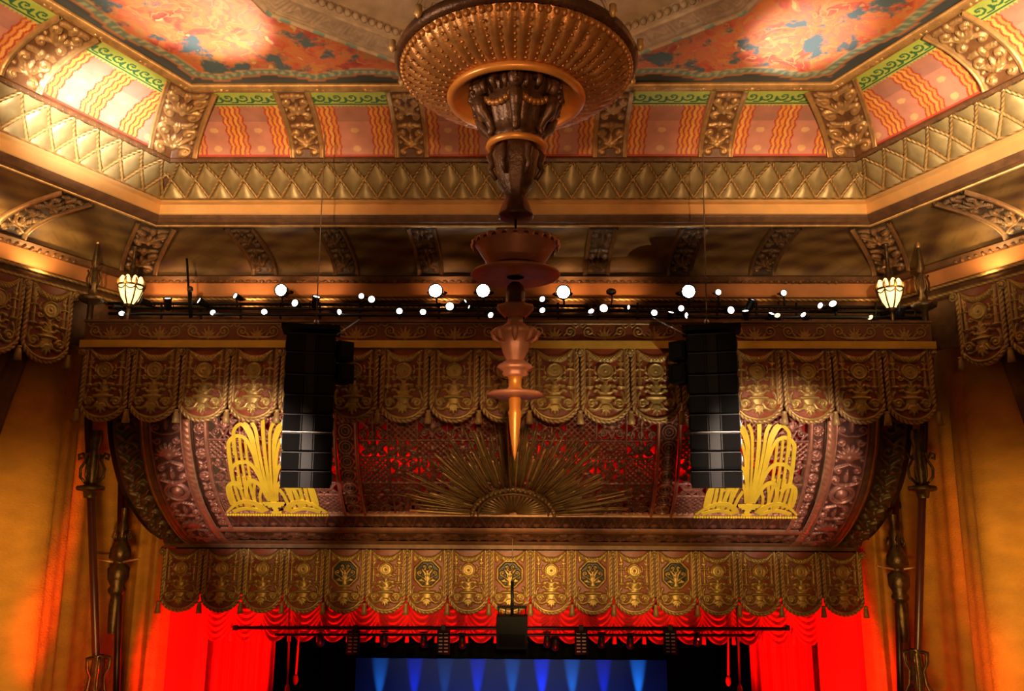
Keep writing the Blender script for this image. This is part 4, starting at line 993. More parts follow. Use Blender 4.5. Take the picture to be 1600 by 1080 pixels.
for sd, nm in ((-1, 'left'), (1, 'right')):
    A, B = (P(305, 1020, 30.5).x, P(428, 1020, 30.5).x) if sd < 0 else (P(1172, 1020, 30.5).x, P(1298, 1020, 30.5).x)
    o = sheet('drawn_curtain', [(A, 30.5), (B, 30.5)], FZ, -1.0, M['red_velvet'], None, 2, pleat(14, 0.12), 0.03); tag(o, 'red pleated curtain drawn to the %s behind the swags' % nm, 'curtain')
    A, B = (P(246, 1000, 29.2).x, P(323, 1000, 29.2).x) if sd < 0 else (P(1277, 1000, 29.2).x, P(1352, 1000, 29.2).x)
    o = sheet('stage_curtain', [(A, 29.2), (B, 29.2)], FZ, -1.2, M['red_velvet'], None, 2, lambda s, z: 0.14 * abs(math.sin(s * 2.4)), 0.05); tag(o, 'broad flat red curtain leg at the %s edge of the stage opening' % nm, 'curtain')
for sx_ in (-1, 1): spot('red_leg_lamp', (sx_ * 9.6, 25.6, -7.6), (sx_ * 10.4, 29.2, -5.0), 5200, REDL, 58, 0.6)
for x in (-8.8, -6.3, -3.8, -1.3, 1.3, 3.8, 6.3, 8.8): spot('red_swag_lamp', (x, 27.3, -6.9), (x, 29.4, -3.7), 1000, REDL, 44, 0.6)
spot('red_wall_left', (-8.3, 18.5, -7.2), (-12.0, 22.6, -1.9), 5600, (1.0, 0.03, 0.0), 22, 1.0, 0.4); spot('red_wall_right', (8.5, 18.5, -7.6), (12.1, 22.7, -2.6), 2600, (1.0, 0.08, 0.0), 26, 1.0, 0.4)
spot('ochre_wall_left', (-5, 10, -3.2), (-12.6, 21.6, -2.0), 6200, (1.0, .56, .16), 38, 1.0, 0.5); spot('ochre_wall_right', (5, 10, -3.2), (12.6, 21.6, -2.0), 7000, (1.0, .57, .17), 38, 1.0, 0.5)

# ------------------------------------------------------------------ hanging lighting bar on stage
tr = empty('lighting_bar', (0, 28.7, -4), 'black double pipe lighting bar slung in front of the red swags', 'pipe')
A, B = P(366, 981, 28.7), P(1233, 983, 28.7); MB().tube([A, B], 0.06, 8).build('upper_pipe', M['black_satin'], tr)
A2, B2 = P(430, 992, 28.75), P(1180, 993, 28.75); MB().tube([A2, B2], 0.045, 8).build('lower_pipe', M['black_satin'], tr)
for px in (368, 556, 693, 908, 1047, 1230):
    p = P(px, 981, 28.7); MB().box(p, (0.14, 0.16, 0.16)).build('clamp', M['black_satin'], tr, False)
fix = None
for k, (px, py) in enumerate(((600, 997), (662, 998), (722, 1000), (855, 998), (868, 1003), (940, 999), (985, 1000), (500, 996), (1090, 996))):
    p = P(px, py, 28.75); 
    if fix is None:
        fix = empty('stage_light', p, cat='lamp'); MB().tube([(0, 0, .12), (0, .1, -.12), (0, .18, -.24)], [.10, .12, .13], 10).local('housing', M['black_satin'], fix); MB().box((0, 0, .2), (.26, .05, .04)).local('yoke', M['black'], fix, False); t = fix
    else: t = copy_tree(fix); t.location = p
    t['label'] = 'small black stage light hanging from the double pipe, %s' % ('left end beside the ropes' if px == 500 else 'first left of the mast box' if px == 722 else 'second left of the mast box' if px == 662 else 'just right of the left strip light' if px == 600 else 'close right of the mast box, upper' if px == 855 else 'close right of the mast box, lower' if px == 868 else 'left one between the right strip lights' if px == 940 else 'right one between the right strip lights' if px == 985 else 'right end beside the ropes')
    t['group'] = 'stage lights on the double pipe'
MB().ball((0, -0.1, -.05), 0.03, 6, 4).local('indicator', M['red_led'], t)
st0 = None
for px, lab in ((552, 'far left of the four'), (693, 'left of the mast box'), (908, 'right of the mast box'), (1047, 'far right of the four')):
    p = P(px, 1004, 28.8)
    if st0 is None:
        st0 = empty('strip_light', p, cat='lamp'); MB().box((0, 0, 0), (0.42, 0.14, 0.75)).local('housing', M['black'], st0, False)
        for i in range(6):
            for sx in (-0.09, 0.09): MB().box((sx, -0.075, 0.27 - i * 0.11), (0.12, 0.01, 0.035)).local('led_row', M['steel'], st0, False)
        MB().box((0, 0, .42), (.1, .1, .12)).local('clamp', M['black'], st0, False); t = st0
    else: t = copy_tree(st0); t.location = p
    t['label'] = 'black vertical strip light with rows of pale dots, ' + lab; t['group'] = 'strip lights under the bar'
p = P(800, 987, 27.0); hb = empty('projector_box', p, 'black square box with a grey window slung from a short mast at stage centre', 'projector')
MB().box((0, 0, 0), (0.95, 0.7, 0.95)).local('housing', M['black'], hb, False); MB().box((0, -0.36, -0.22), (0.80, 0.03, 0.36)).local('window', M['grille'], hb, False)
MB().tube([(0, 0, .45), (0, 0, 1.5)], 0.05, 8).local('mast', M['black_satin'], hb); MB().box((0, 0, .72), (0.92, 0.08, 0.07)).local('cross_bar', M['black'], hb, False)
for sx in (-.42, -.2, .2, .42): MB().tube([(sx, 0, .45), (sx, 0, .68)], 0.02, 6).local('bracket', M['black_satin'], hb)
top = P(799, 690, 22.9); MB().tube([(0, 0, 1.5), (0.0, -0.05, 3.35)], 0.012, 5).local('cable', M['cable'], hb)
for k, (x0_, x1_, y1_, lab) in enumerate(((452, 449, 1078, 'left'), (470, 462, 1062, 'left'), (1136, 1138, 1064, 'right'), (1150, 1156, 1078, 'right'))):
    A, B = P(x0_, 930, 28.9), P(x1_, y1_, 28.9); o = MB().tube([A, A.lerp(B, .5) + Vector((0.02, 0, 0)), B], 0.035, 6).build('rope', M['red_velvet'], None)
    MB().ball(B, 0.11, 8, 6, (0.8, 0.8, 1.6)).build('rope_knot', M['red_velvet'], o)
    tag(o, 'red rope hanging on the %s of the stage, %s one of the pair' % (lab, ('outer', 'inner', 'inner', 'outer')[k]), 'rope', 'ropes at the sides of the stage')
    o.location = (0, 0, 0)

# ------------------------------------------------------------------ tent poles
def pole(px0, py0, px1, py1, Y, deco, label, ztop=None):
    """pole from the floor through two photo points; deco = list of (photo y, kind)"""
    A, B = P(px0, py0, Y), P(px1, py1, Y); d = (A - B).normalized(); foot = B + d * ((FZ - B.z) / d.z); root = empty('tent_pole', foot, label, 'pole')
    topz = ztop if ztop else A.z; T = foot + d * ((topz - FZ) / d.z); MB().tube([foot, T], 0.095, 12).build('shaft', M['pole'], root)
    MB().lathe([(0.4, 0), (0.4, .12), (0.22, .3), (0.16, .6)], foot, 16).build('base', M['bronze'], root)
    for py, kind in deco:
        k = (py - py0) / (py1 - py0); c = A.lerp(B, k)
        if kind == 'saucer':
            MB().lathe([(0.13, .14), (0.16, .08), (0.33, .05), (0.35, 0), (0.33, -.06), (0.17, -.09), (0.14, -.25)], c, 20).build('collar', M['bronze'], root)
            MB().lathe([(0.10, .12), (0.11, .3), (0.14, .5), (0.11, .7), (0.15, .85), (0.11, 1.0), (0.16, 1.3), (0.13, 1.5)], c, 16, 8, .1).build('knop', M['bronze'], root)
            for a in (0, PI / 2, PI, 3 * PI / 2):
                q = [(c.x + math.cos(a) * r, c.y + math.sin(a) * r, c.z + zz) for r, zz in ((.14, .12), (.30, .28), (.32, .5), (.2, .72), (.3, .9), (.40, .86), (.38, .74), (.31, .78))]
                MB().tube(q, 0.035, 6).build('scroll_bracket', M['bronze'], root)
        elif kind == 'crown':
            MB().lathe([(0.13, -1.4), (.17, -1.2), (.13, -.9), (.17, -.7), (.12, -.45), (.16, -.1), (.14, .25), (.13, .5)], c, 16, 8, .12).build('knop', M['bronze'], root)
            for a in np.arange(0, 2 * PI, PI / 3):
                q = [(c.x + math.cos(a) * r, c.y + math.sin(a) * r, c.z + zz) for r, zz in ((.14, .45), (.30, .42), (.28, .2), (.18, .0), (.22, -.3), (.36, -.55), (.42, -.72), (.30, -.80))]
                MB().tube(q, 0.038, 6).build('scroll_bracket', M['bronze'], root)
                MB().ball((c.x + math.cos(a) * .38, c.y + math.sin(a) * .38, c.z - .82), .09, 7, 5).build('leaf_ball', M['bronze'], root)
        elif kind == 'baluster':
            MB().lathe([(0.1, 1.5), (.08, 1.1), (.15, .95), (.11, .7), (.14, .55), (.26, .3), (.28, .05), (.16, -.05), (.16, -.12), (.28, -.25), (.26, -.55), (.17, -.75), (.23, -.85), (.20, -.95), (.13, -1.05), (.16, -1.3), (.14, -1.9), (.12, -2.1)], c, 18, 9, .12).build('knop', M['bronze'], root)
            for a in np.arange(0.3, 2 * PI, PI / 3):
                q = [(c.x + math.cos(a) * r, c.y + math.sin(a) * r, c.z + zz) for r, zz in ((.12, .75), (.22, .82), (.26, .65), (.18, .55))]
                MB().tube(q, 0.03, 6).build('scroll_bracket', M['bronze'], root)
            for a in (0.2, PI - .2): MB().tube([(c.x, c.y, c.z - .1), (c.x + .72 * math.cos(a), c.y - .25, c.z - .08 * math.sin(a) + .05)], [.05, .02], 6).build('spike', M['gilt'], root)
    return root, T
lp, LT = pole(138, 660, 152, 1075, 21.75, [(768, 'saucer'), (1058, 'crown')], 'dark red outer tent pole with bronze collars, left of the stage', 5.0)
rp_, RT = pole(1444, 665, 1432, 1080, 21.75, [(768, 'saucer'), (1050, 'crown')], 'dark red outer tent pole with bronze collars, right of the stage', 5.0)
pole(189, 790, 182, 1080, 25.4, [(877, 'baluster')], 'dark red inner tent pole with bronze baluster, left of the stage', 1.4)
pole(1400, 800, 1407, 1080, 25.4, [(888, 'baluster')], 'dark red inner tent pole with bronze baluster, right of the stage', 1.4)
def finial(px, pyb, pyt, Y, label):
    b = P(px, pyb, Y); H = P(px, pyt, Y).z - b.z; root = empty('pole_finial', b, label, 'finial'); root.scale = (.75, .75, 1)
    MB().lathe([(.1, -.8), (.1, -.15), (.36, -.06), (.40, .04), (.36, .08), (.12, .12), (.14, .25)], (0, 0, 0), 18, 12, .08).local('collar', M['bronze'], root)
    MB().lathe([(.08, .2), (.12, .32), (.14, H * .33), (.09, H * .40), (.14, H * .48), (.07, H * .53), (.08, H * .56), (.13, H * .60), (.06, H * .92), (.035, H)], (0, 0, 0), 14, 7, .12).local('stem', M['bronze'], root)
    MB().ball((0, 0, H), .07, 8, 6, (1, 1, 1.5)).local('tip', M['gilt'], root)
    for a in np.arange(0, 2 * PI, PI / 2):
        MB().tube([(math.cos(a) * r, math.sin(a) * r, zz) for r, zz in ((.12, H * .2), (.22, H * .26), (.25, H * .36), (.19, H * .46), (.25, H * .50))], .035, 6).local('scroll_bracket', M['bronze'], root)
    return root
finial(143, 468, 378, 21.1, 'bronze spire finial with a saucer collar beside the left lantern')
finial(1444, 478, 384, 21.1, 'bronze spire finial beside the right lantern')

# lanterns -------------------------------------------------------------------------
def lantern(px, pyb, pyt, Y, label, pw, spire):
    b = P(px, pyb, Y); H = P(px, pyt, Y).z - b.z; root = empty('lantern', b, label, 'lantern'); n = 8
    prof = [(.13, 0), (.24, H * .25), (.31, H * .55), (.335, H * .72), (.32, H * .80)]
    def rg(r, z): return [(r * math.cos(2 * PI * k / n), r * math.sin(2 * PI * k / n), z) for k in range(n)]
    vs = [p for r, z in prof for p in rg(r, z)]
    for k in range(n):
        fs = [(i * n + k, i * n + (k + 1) % n, (i + 1) * n + (k + 1) % n, (i + 1) * n + k) for i in range(len(prof) - 1)]
        ids = sorted({i for f in fs for i in f}); mp = {i: j for j, i in enumerate(ids)}
        o = bpy.data.objects.new('glass_pane', mesh_np('glass_pane', [vs[i] for i in ids], [tuple(mp[i] for i in f) for f in fs], M['glass'], None, False)); COL.objects.link(o); o.parent = root
        MB().tube([vs[i * n + k] for i in range(len(prof))], .022, 6).local('lead_bar', M['bronze'], root)
        a0, a1 = 2 * PI * k / n, 2 * PI * (k + 1) / n; mb = MB()
        sp = [((.335 + .0 * t) * (math.cos(a0) * (1 - t) + math.cos(a1) * t) * 1.01, .335 * (math.sin(a0) * (1 - t) + math.sin(a1) * t) * 1.01, H * .72 - H * .12 * math.sin(PI * t)) for t in np.linspace(0, 1, 7)]
        mb.tube(sp, .018, 5).local('swag', M['bronze'], root)
        c, s_ = math.cos(a0), math.sin(a0); mb = MB(); mb.tube([(c * .33, s_ * .33, H * .8), (c * .36, s_ * .36, H * .95), (c * .30, s_ * .30, H * 1.12)], [.05, .035, .008], 6).local('crown_spike', M['gilt'], root)
        MB().ball((.24 * c, .24 * s_, H * .98), .075, 6, 5, (1, 1, 2.0)).local('crown_glass', M['glass'], root)
    MB().lathe([(.30, H * .76), (.35, H * .77), (.36, H * .81), (.33, H * .85), (.30, H * .84)], (0, 0, 0), 24).local('band', M['bronze'], root)
    MB().lathe([(.0, -.14), (.06, -.1), (.13, 0), (.11, .03)], (0, 0, 0), 16).local('bottom_cap', M['bronze'], root)
    MB().lathe([(.22, H * 1.05), (.20, H * 1.2), (.10, H * 1.3), (.12, H * 1.4), (.06, H * 1.5), (.09, H * 1.62), (.05, H * 1.8), (.04, H * spire), (.10, H * spire + .03), (.10, H * spire + .09), (0, H * spire + .12)], (0, 0, 0), 12).local('spire', M['bronze'], root)
    MB().tube([(0, 0, -.1), (0, 0, -.75)], .05, 8).local('stem', M['bronze'], root)
    point('lantern_glow', b + Vector((0, -.55, H * .6)), pw, (1.0, .62, .25), .2)
lantern(202, 476, 440, 21.45, 'lit octagonal gold lantern at the left end of the canopy', 14, 2.4)
lantern(1393, 482, 445, 21.45, 'lit octagonal gold lantern with a spire at the right end of the canopy', 14, 2.6)

# ------------------------------------------------------------------ lamps on the canopy
YL = 21.6
bars = empty('rigging_pipe', P(800, 494, YL), 'long black pipes along the top of the canopy carrying many small lamps', 'pipe')
for py, yy in ((493, YL), (484, YL + .15), (477, YL + .35)):
    MB().tube([P(170, py - 3, yy), P(1440, py + 4, yy)], .045, 8).build('pipe', M['black_satin'], bars)
for px in range(190, 1440, 62): MB().tube([P(px, 498, YL), P(px, 474, YL + .3)], .03, 6).build('upright', M['black_satin'], bars)
def lamp_proto(me_l):
    e = empty('canopy_lamp', (0, 0, 0), cat='lamp')
    MB().lathe([(0, .30), (.07, .28), (.10, .16), (.105, 0), (.12, -.02), (.12, -.06), (.10, -.06)], (0, 0, 0), 16).local('housing', M['black_satin'], e)
    MB().lathe([(.0, -.035), (.10, -.035)], (0, 0, 0), 16).local('lens', me_l, e)
    MB().tube([(.13, 0, .1), (.15, 0, .2), (.1, 0, .36), (-.1, 0, .36), (-.15, 0, .2), (-.13, 0, .1)], .015, 6).local('yoke', M['black'], e)
    return e
L = []   # px, py, yaw (deg, + = faces right), pitch (deg, - = down), size, kind
for a in ((440, 454, 0, -8, 1.5, 'hot'), (681, 455, 0, -8, 1.7, 'hot'), (755, 455, 0, -8, 1.7, 'hot'), (880, 457, 0, -8, 1.7, 'hot'), (1075, 456, 0, -8, 1.7, 'hot'),
          (180, 480, -60, 0, .8, 'n'), (190, 489, 35, -35, .9, 'n'), (223, 471, -55, 15, 1.1, 'n'), (262, 469, 10, 62, 1.25, 'n'), (313, 471, -45, 20, 1.15, 'n'), (332, 488, 40, -25, .9, 'n'), (369, 463, -30, 10, .95, 'n'), (413, 487, 15, -25, .95, 'n'),
          (462, 474, -15, -5, 1.2, 'n'), (494, 466, 30, 55, 1.2, 'n'), (529, 488, 50, 0, .95, 'n'), (565, 463, 0, -8, .9, 'n'), (581, 468, 0, -10, 1.1, 'n'), (624, 486, 10, -20, 1.0, 'n'), (661, 487, 5, -30, 1.0, 'n'),
          (703, 479, 0, -10, 1.3, 'n'), (726, 471, 60, 20, .6, 'n'), (734, 480, -60, 10, .6, 'n'), (766, 492, 25, -25, .95, 'n'), (848, 468, -20, 0, .95, 'n'), (847, 484, 15, -35, .95, 'n'), (923, 485, 20, -50, 1.0, 'n'), (943, 482, 0, -10, 1.3, 'n'),
          (981, 480, 45, -15, .7, 'n'), (1022, 489, 0, -10, 1.0, 'n'), (1048, 490, 15, 55, 1.0, 'n'), (1064, 482, 0, -10, .95, 'n'), (1071, 493, 40, -10, .95, 'n'), (1122, 457, 0, -8, .95, 'n'), (1141, 485, 10, -8, 1.2, 'n'), (1175, 471, 35, 55, 1.25, 'n'), (1165, 488, -20, 55, 1.05, 'n'),
          (1205, 492, 15, 50, 1.0, 'n'), (1215, 494, -25, 20, .95, 'w'), (1224, 458, 0, -8, .95, 'n'), (1256, 493, -45, 25, .95, 'n'), (1283, 478, -55, 5, 1.0, 'n'), (1302, 476, -35, 20, 1.25, 'n'), (1361, 497, -50, 20, .95, 'w'), (1390, 486, 50, 10, 1.1, 'n'), (1409, 482, 20, 62, 1.2, 'n')): L.append(a)
protos = {'hot': lamp_proto(M['lens_hot']), 'n': lamp_proto(M['lens']), 'w': lamp_proto(M['lens_warm'])}; used = set()
marks = [(202, 'left lantern'), (293, 'thin black stand'), (440, 'leftmost starry lamp'), (500, 'left speaker cable'), (681, 'second starry lamp'), (755, 'third starry lamp'), (806, 'chandelier stem'), (880, 'fourth starry lamp'), (1075, 'rightmost starry lamp'), (1104, 'right speaker cable'), (1393, 'right lantern')]
for i, (px, py, yw, pt, sz, kd) in enumerate(sorted(L)):
    pr = protos[kd]; o = pr if kd not in used else copy_tree(pr); used.add(kd)
    sz *= 1.0 if kd == 'hot' else 0.80; o.location = P(px, py, YL - 0.05); o.scale = (sz, sz, sz)
    # lamp local -Z is its beam: tilt it to face the audience then aim
    d = Vector((math.sin(math.radians(yw)) * math.cos(math.radians(pt)), -math.cos(math.radians(yw)) * math.cos(math.radians(pt)), math.sin(math.radians(pt))))
    o.rotation_euler = (-d).to_track_quat('Z', 'Y').to_euler()
    def near(q, k_): return min((m for m in marks if not (k_ == 'hot' and m[0] == q)), key=lambda m: abs(q - m[0]))
    mx_ = near(px, kd); side = 'left' if px < mx_[0] else 'right'
    peers = sorted([a for a in L if a[5] != 'hot' and near(a[0], a[5]) == mx_ and (a[0] < mx_[0]) == (px < mx_[0])], key=lambda a: abs(a[0] - mx_[0])); rank = peers.index((px, py, yw, pt, L[[q[:2] for q in L].index((px, py))][4], kd)) if kd != 'hot' else 0
    od = ('first', 'second', 'third', 'fourth', 'fifth', 'sixth', 'seventh')[min(rank, 6)]
    face = 'facing up' if pt > 40 else 'turned left' if yw < -25 else 'turned right' if yw > 25 else 'aimed down' if pt < -18 else 'facing out'
    hl = 'high' if py < 472 else 'low' if py > 486 else 'mid height'
    if kd == 'hot': o['label'] = 'dazzling black canopy lamp, %s of five, %s of the %s' % (['leftmost', 'second', 'middle', 'fourth', 'rightmost'][[440, 681, 755, 880, 1075].index(px)], side, mx_[1])
    else: o['label'] = '%s canopy lamp, %s, %s, %s %s of the %s' % ('dim amber' if kd == 'w' else 'large white' if sz > .92 else 'small white', face, hl, od, side, mx_[1])
    o['group'] = 'lamps along the top of the canopy'
    mb = MB().tube([(0, 0, .36), (0, 0, .36) ], .01, 4) if False else None
# mounting arms for the raised lamps
for px, py in ((440, 454), (681, 455), (755, 455), (880, 457), (1075, 456), (565, 463), (581, 468), (848, 468), (1122, 457), (1224, 458), (369, 463), (494, 466)):
    MB().tube([P(px, py, YL + 0.35), P(px + 2, 480, YL + .35)], .028, 6).build('arm', M['black_satin'], bars)
sta = empty('stand', P(295, 497, YL - .2), 'thin black microphone style stand rising above the left of the canopy', 'stand')
MB().tube([P(297, 497, YL - .2), P(292, 404, YL - .2)], .03, 6).build('rod', M['black'], sta); MB().tube([P(299, 496, YL - .2), P(298, 450, YL - .2)], .03, 6).build('clamp_rod', M['black'], sta); MB().ball(P(297, 452, YL - .22), .09, 8, 6).build('knob', M['bronze'], sta)
hk = MB().ball(P(955, 456, YL), .12, 8, 6, (1.2, 1, .8)).build('hook', M['bronze'], None); MB().tube([P(955, 458, YL), P(957, 465, YL), P(954, 480, YL)], .025, 6).build('rod', M['bronze'], hk); tag(hk, 'small dark hook lamp head between the fourth and rightmost starry lamps', 'hook')

# ------------------------------------------------------------------ speaker columns
def speaker_column(pxt, pxb, mirror, label):
    YSP = 19.9; ys = [525, 554, 588, 619, 648, 676, 704, 732, 760]; T = P(pxt, 517, YSP); root = empty('speaker_column', T, label, 'speaker', 'line array speaker columns')
    W, D = 1.14, 0.62
    for i in range(8):
        a, b = P(pxt + (pxb - pxt) * (ys[i] - 525) / 235, ys[i], YSP), P(pxt + (pxb - pxt) * (ys[i + 1] - 525) / 235, ys[i + 1], YSP)
        c = (a + b) / 2; H = (a - b).length * 0.965; tilt = math.radians([0, 0, 1, 2, 4, 6, 9, 12][i]); rz = math.radians(-12) * mirror * -1
        rot = Matrix.Rotation(rz, 3, 'Z') @ Matrix.Rotation(tilt, 3, 'X'); e = bpy.data.objects.new('cabinet', MB().box((0, 0, 0), (W, D, H)).me('cabinet', M['cabinet'], False)); COL.objects.link(e); e.parent = root; e.location = c - T; e.rotation_euler = rot.to_euler(); WL[e.name] = c
        
        mb = MB()
        for sx in (-.36, .36): mb.box((sx, -D / 2 - .012, 0), (.38, .024, H - .05))
        mb.local('baffle', M['grille'], e, False)
        mb = MB(); mb.box((0, -D / 2 - .02, H / 2 - .012), (W, .04, .018)); mb.local('top_edge', M['bar_edge'], e, False)
        mb = MB(); mb.box((0, -D / 2 - .004, 0), (.24, .02, H - .03)); 
        mb.box((-.155, -D / 2 - .02, 0), (.02, .05, H - .03)); mb.box((.155, -D / 2 - .02, 0), (.02, .05, H - .03)); mb.local('horn_slot', M['black_satin'], e, False)
        for sx in (): MB().lathe([(.16, 0), (.12, .02), (.04, .03), (0, .01)], (0, 0, 0), 14).local('driver', M['cabinet'], e).location = (sx, -D / 2 - .03, 0)
        for o in e.children:
            if o.name.startswith('driver'): o.rotation_euler = (PI / 2, 0, 0)
        for sx in (-1, 1):
            MB().box((sx * (W / 2 + .012), -.05, 0), (.03, .30, H * .7)).local('side_recess', M['bar_edge'], e, False); MB().box((sx * (W / 2 + .03), .02, 0), (.03, .12, H * .28)).local('handle', M['steel'] if i > 3 else M['grille'], e, False)
        if i == 4: MB().box((0, -D / 2 - .02, -H / 2 - .005), (W, .03, .012)).local('seam', M['steel'], e, False)
    mb = MB(); mb.box((0, 0, 0.02), (W + .24, D + .3, .10), Matrix.Rotation(math.radians(12) * mirror, 3, 'Z')).local('fly_frame', M['cabinet'], root, False)
    for k, (yy, zz) in enumerate(((550, 0), (585, 1))):
        c = P(pxt + mirror * 47, yy, YSP + .2); e = MB(); e.box((0, 0, 0), (.40, .5, .46), Matrix.Rotation(math.radians(40) * mirror, 3, 'Z')); o = e.local('side_fill', M['cabinet'], root, False); o.location = c - T
        MB().box((mirror * .14, -.24, 0), (.22, .03, .34), Matrix.Rotation(math.radians(40) * mirror, 3, 'Z')).local('baffle', M['grille'], o, False)
    up = T + Vector((0.02 * -mirror, -0.6, 0)); 
    tp = P(508 if mirror > 0 else 1098, 205 if mirror > 0 else 240, 18.0)
    MB().tube([T + Vector((0.1 * mirror, 0, .05)), tp], .014, 6).build('suspension_cable', M['cable'], root); MB().ball(T + Vector((0.1 * mirror, 0, .22)), .07, 8, 6).build('shackle', M['steel'], root)
    e1 = P(562 if mirror > 0 else 1020, 499 if mirror > 0 else 497, 20.8); MB().tube([T + Vector((mirror * .62, 0, -.1)), e1], .018, 6).build('guy_wire', M['steel'], root)
speaker_column(487, 478, 1, 'black hanging column of eight stacked speaker cabinets, left of the chandelier')
speaker_column(1111, 1120, -1, 'black hanging column of eight stacked speaker cabinets, right of the chandelier')

# ------------------------------------------------------------------ chandelier
YCH = 11.0; cxy = P(806, 300, YCH)
def zc(py): return P(806, py, YCH).z
ch = empty('chandelier', (cxy.x, YCH, zc(720)), 'tiered gilt plaster chandelier hanging on the centre line, fluted bowl above and orange spike below', 'chandelier')
C0 = (cxy.x, YCH, 0)
def at0(r): return Vector((cxy.x, YCH, 0))
zr = 6.46
MB().lathe([(0.3, zr + 2.6), (0.5, zr + 1.2), (1.2, zr + .35), (1.72, zr + .12), (1.76, zr + .02), (1.70, zr - .06), (1.66, zr - .05)], C0, 72).build('rim', M['chand_dark'], ch)
nf = 48; vs = []; fs = []
prof = [(1.66, zr - .05), (1.60, zr - .13), (1.45, zr - .25), (1.25, zr - .36), (1.05, zr - .43), (0.97, zr - .45)]
n = nf * 6
for i, (r, z_) in enumerate(prof):
    for k in range(n):
        a = 2 * PI * k / n; f = abs(math.sin(a * nf / 2)); dz = -0.07 * (f ** 0.7) * math.sin(PI * min(1, (i + .3) / 5.3)); vs.append((C0[0] + r * math.cos(a), C0[1] + r * math.sin(a), z_ + dz))
for i in range(len(prof) - 1):
    for k in range(n): a, b = i * n + k, i * n + (k + 1) % n; fs.append((a, b, b + n, a + n))
link('fluted_bowl', mesh_np('fluted_bowl', vs, fs, M['chand']), ch)
bead_me = MB().ball((0, 0, 0), 0.045, 7, 5, (1, 1, 1.3)).me('bead', M['chand'])
for k in range(96):
    a = 2 * PI * k / 96; inst('bead', bead_me, ch, (C0[0] + 1.64 * math.cos(a), C0[1] + 1.64 * math.sin(a), zr - .10))
sc_me = MB().tube([(1.30, 0, -.335), (1.36, 0, -.30), (1.50, 0, -.20)], [.01, .035, .02], 6)
mb = MB()
for k in range(nf):
    a = 2 * PI * (k) / nf
    for j in range(7):
        r = 1.05 + j * .085; zz = zr - .45 + (r - 1.0) ** 1.5 * .55; mb.ball((C0[0] + r * math.cos(a), C0[1] + r * math.sin(a), zz), .026, 5, 4)
o = mb.build('flute_beading', M['chand'], ch); o['kind'] = 'stuff'
for k in range(12):
    a = PI / 12 + PI * k / 6; MB().lathe([(0.0, .14), (.05, .11), (.045, .05), (.06, 0), (.03, -.05), (0, -.07)], (C0[0] + 1.80 * math.cos(a), C0[1] + 1.80 * math.sin(a), zr + .05), 8).build('rim_finial', M['gilt'], ch)
MB().lathe([(.97, zr - .45), (1.0, zr - .50), (.98, zr - .545), (.90, zr - .55), (.82, zr - .47), (.66, zr - .36), (.5, zr - .30)], C0, 64).build('inner_dish', M['chand_orange'], ch)
MB().lathe([(.48, zr - .30), (.56, zr - .38), (.50, zr - .50), (.46, zr - .60), (.50, zr - .66), (.44, zr - .75), (.38, zr - .95), (.33, zr - 1.08), (.36, zr - 1.12), (.30, zr - 1.2)], C0, 60, 12, .08).build('neck', M['chand_dark'], ch)
for k in range(6):
    a = PI / 2 + k * PI / 3; c, s_ = math.cos(a), math.sin(a)
    def pt(r, z_): return (C0[0] + c * r, C0[1] + s_ * r, zr + z_)
    mh = MB().ball(pt(.60, -.47), .125, 12, 9, (1, 1, 1.25)); tgx, tgy = -s_, c
    def off(r, z_, q_): return (C0[0] + c * r + tgx * q_, C0[1] + s_ * r + tgy * q_, zr + z_)
    mh.ball(off(.725, -.50, 0), .03, 6, 5, (1, 1, 1.6)); mh.ball(off(.70, -.45, .045), .026, 6, 5); mh.ball(off(.70, -.45, -.045), .026, 6, 5); mh.ball(off(.70, -.575, 0), .045, 8, 5, (1, 1, .6))
    for q_ in (-.12, -.06, 0, .06, .12): mh.ball(off(.63, -.35, q_), .05, 7, 5)
    for q_ in (-.14, .14): mh.tube([off(.60, -.40, q_), off(.63, -.52, q_ * 1.1), off(.58, -.62, q_)], [.04, .05, .02], 6)
    mh.build('mask_head', M['chand_dark'], ch)
    sw_ = MB()
    for j in range(9):
        aa = a + PI / 3 * j / 8; rr_ = .54 - .04 * math.sin(PI * j / 8); sw_.ball((C0[0] + rr_ * math.cos(aa), C0[1] + rr_ * math.sin(aa), zr - .62 - .14 * math.sin(PI * j / 8)), .055, 6, 5)
    sw_.build('garland', M['chand'], ch)
    MB().tube([pt(.52, -.6), pt(.60, -.70), pt(.55, -.82), pt(.44, -.93), pt(.38, -1.05), pt(.43, -1.14)], [.08, .10, .09, .07, .06, .04], 8).build('leaf_bracket', M['chand_dark'], ch)
    a2 = a + PI / 6; c2, s2 = math.cos(a2), math.sin(a2); q = [(C0[0] + c2 * r, C0[1] + s2 * r, zr + z_) for r, z_ in ((.50, -.36), (.63, -.42), (.66, -.52), (.56, -.58))]
    MB().tube(q, [.09, .07, .05, .03], 7).build('scroll', M['chand_dark'], ch)
MB().lathe([(.30, zr - 1.18), (.42, zr - 1.20), (.43, zr - 1.24), (.40, zr - 1.29), (.34, zr - 1.27), (.26, zr - 1.20)], C0, 48).build('small_dish', M['chand_orange'], ch)
zA = zr - 1.25; MB().lathe([(.26, zA + .05), (.30, zA - .05), (.33, zA - .14), (.30, zA - .25), (.27, zA - .42), (.22, zA - .58), (.165, zA - .66), (.17, zA - .70), (.15, zA - .74), (.17, zA - .82), (.225, zA - .98), (.24, zA - 1.03), (.20, zA - 1.06), (0, zA - 1.08)], C0, 36, 8, .07).build('vase_neck', M['chand_dark'], ch)
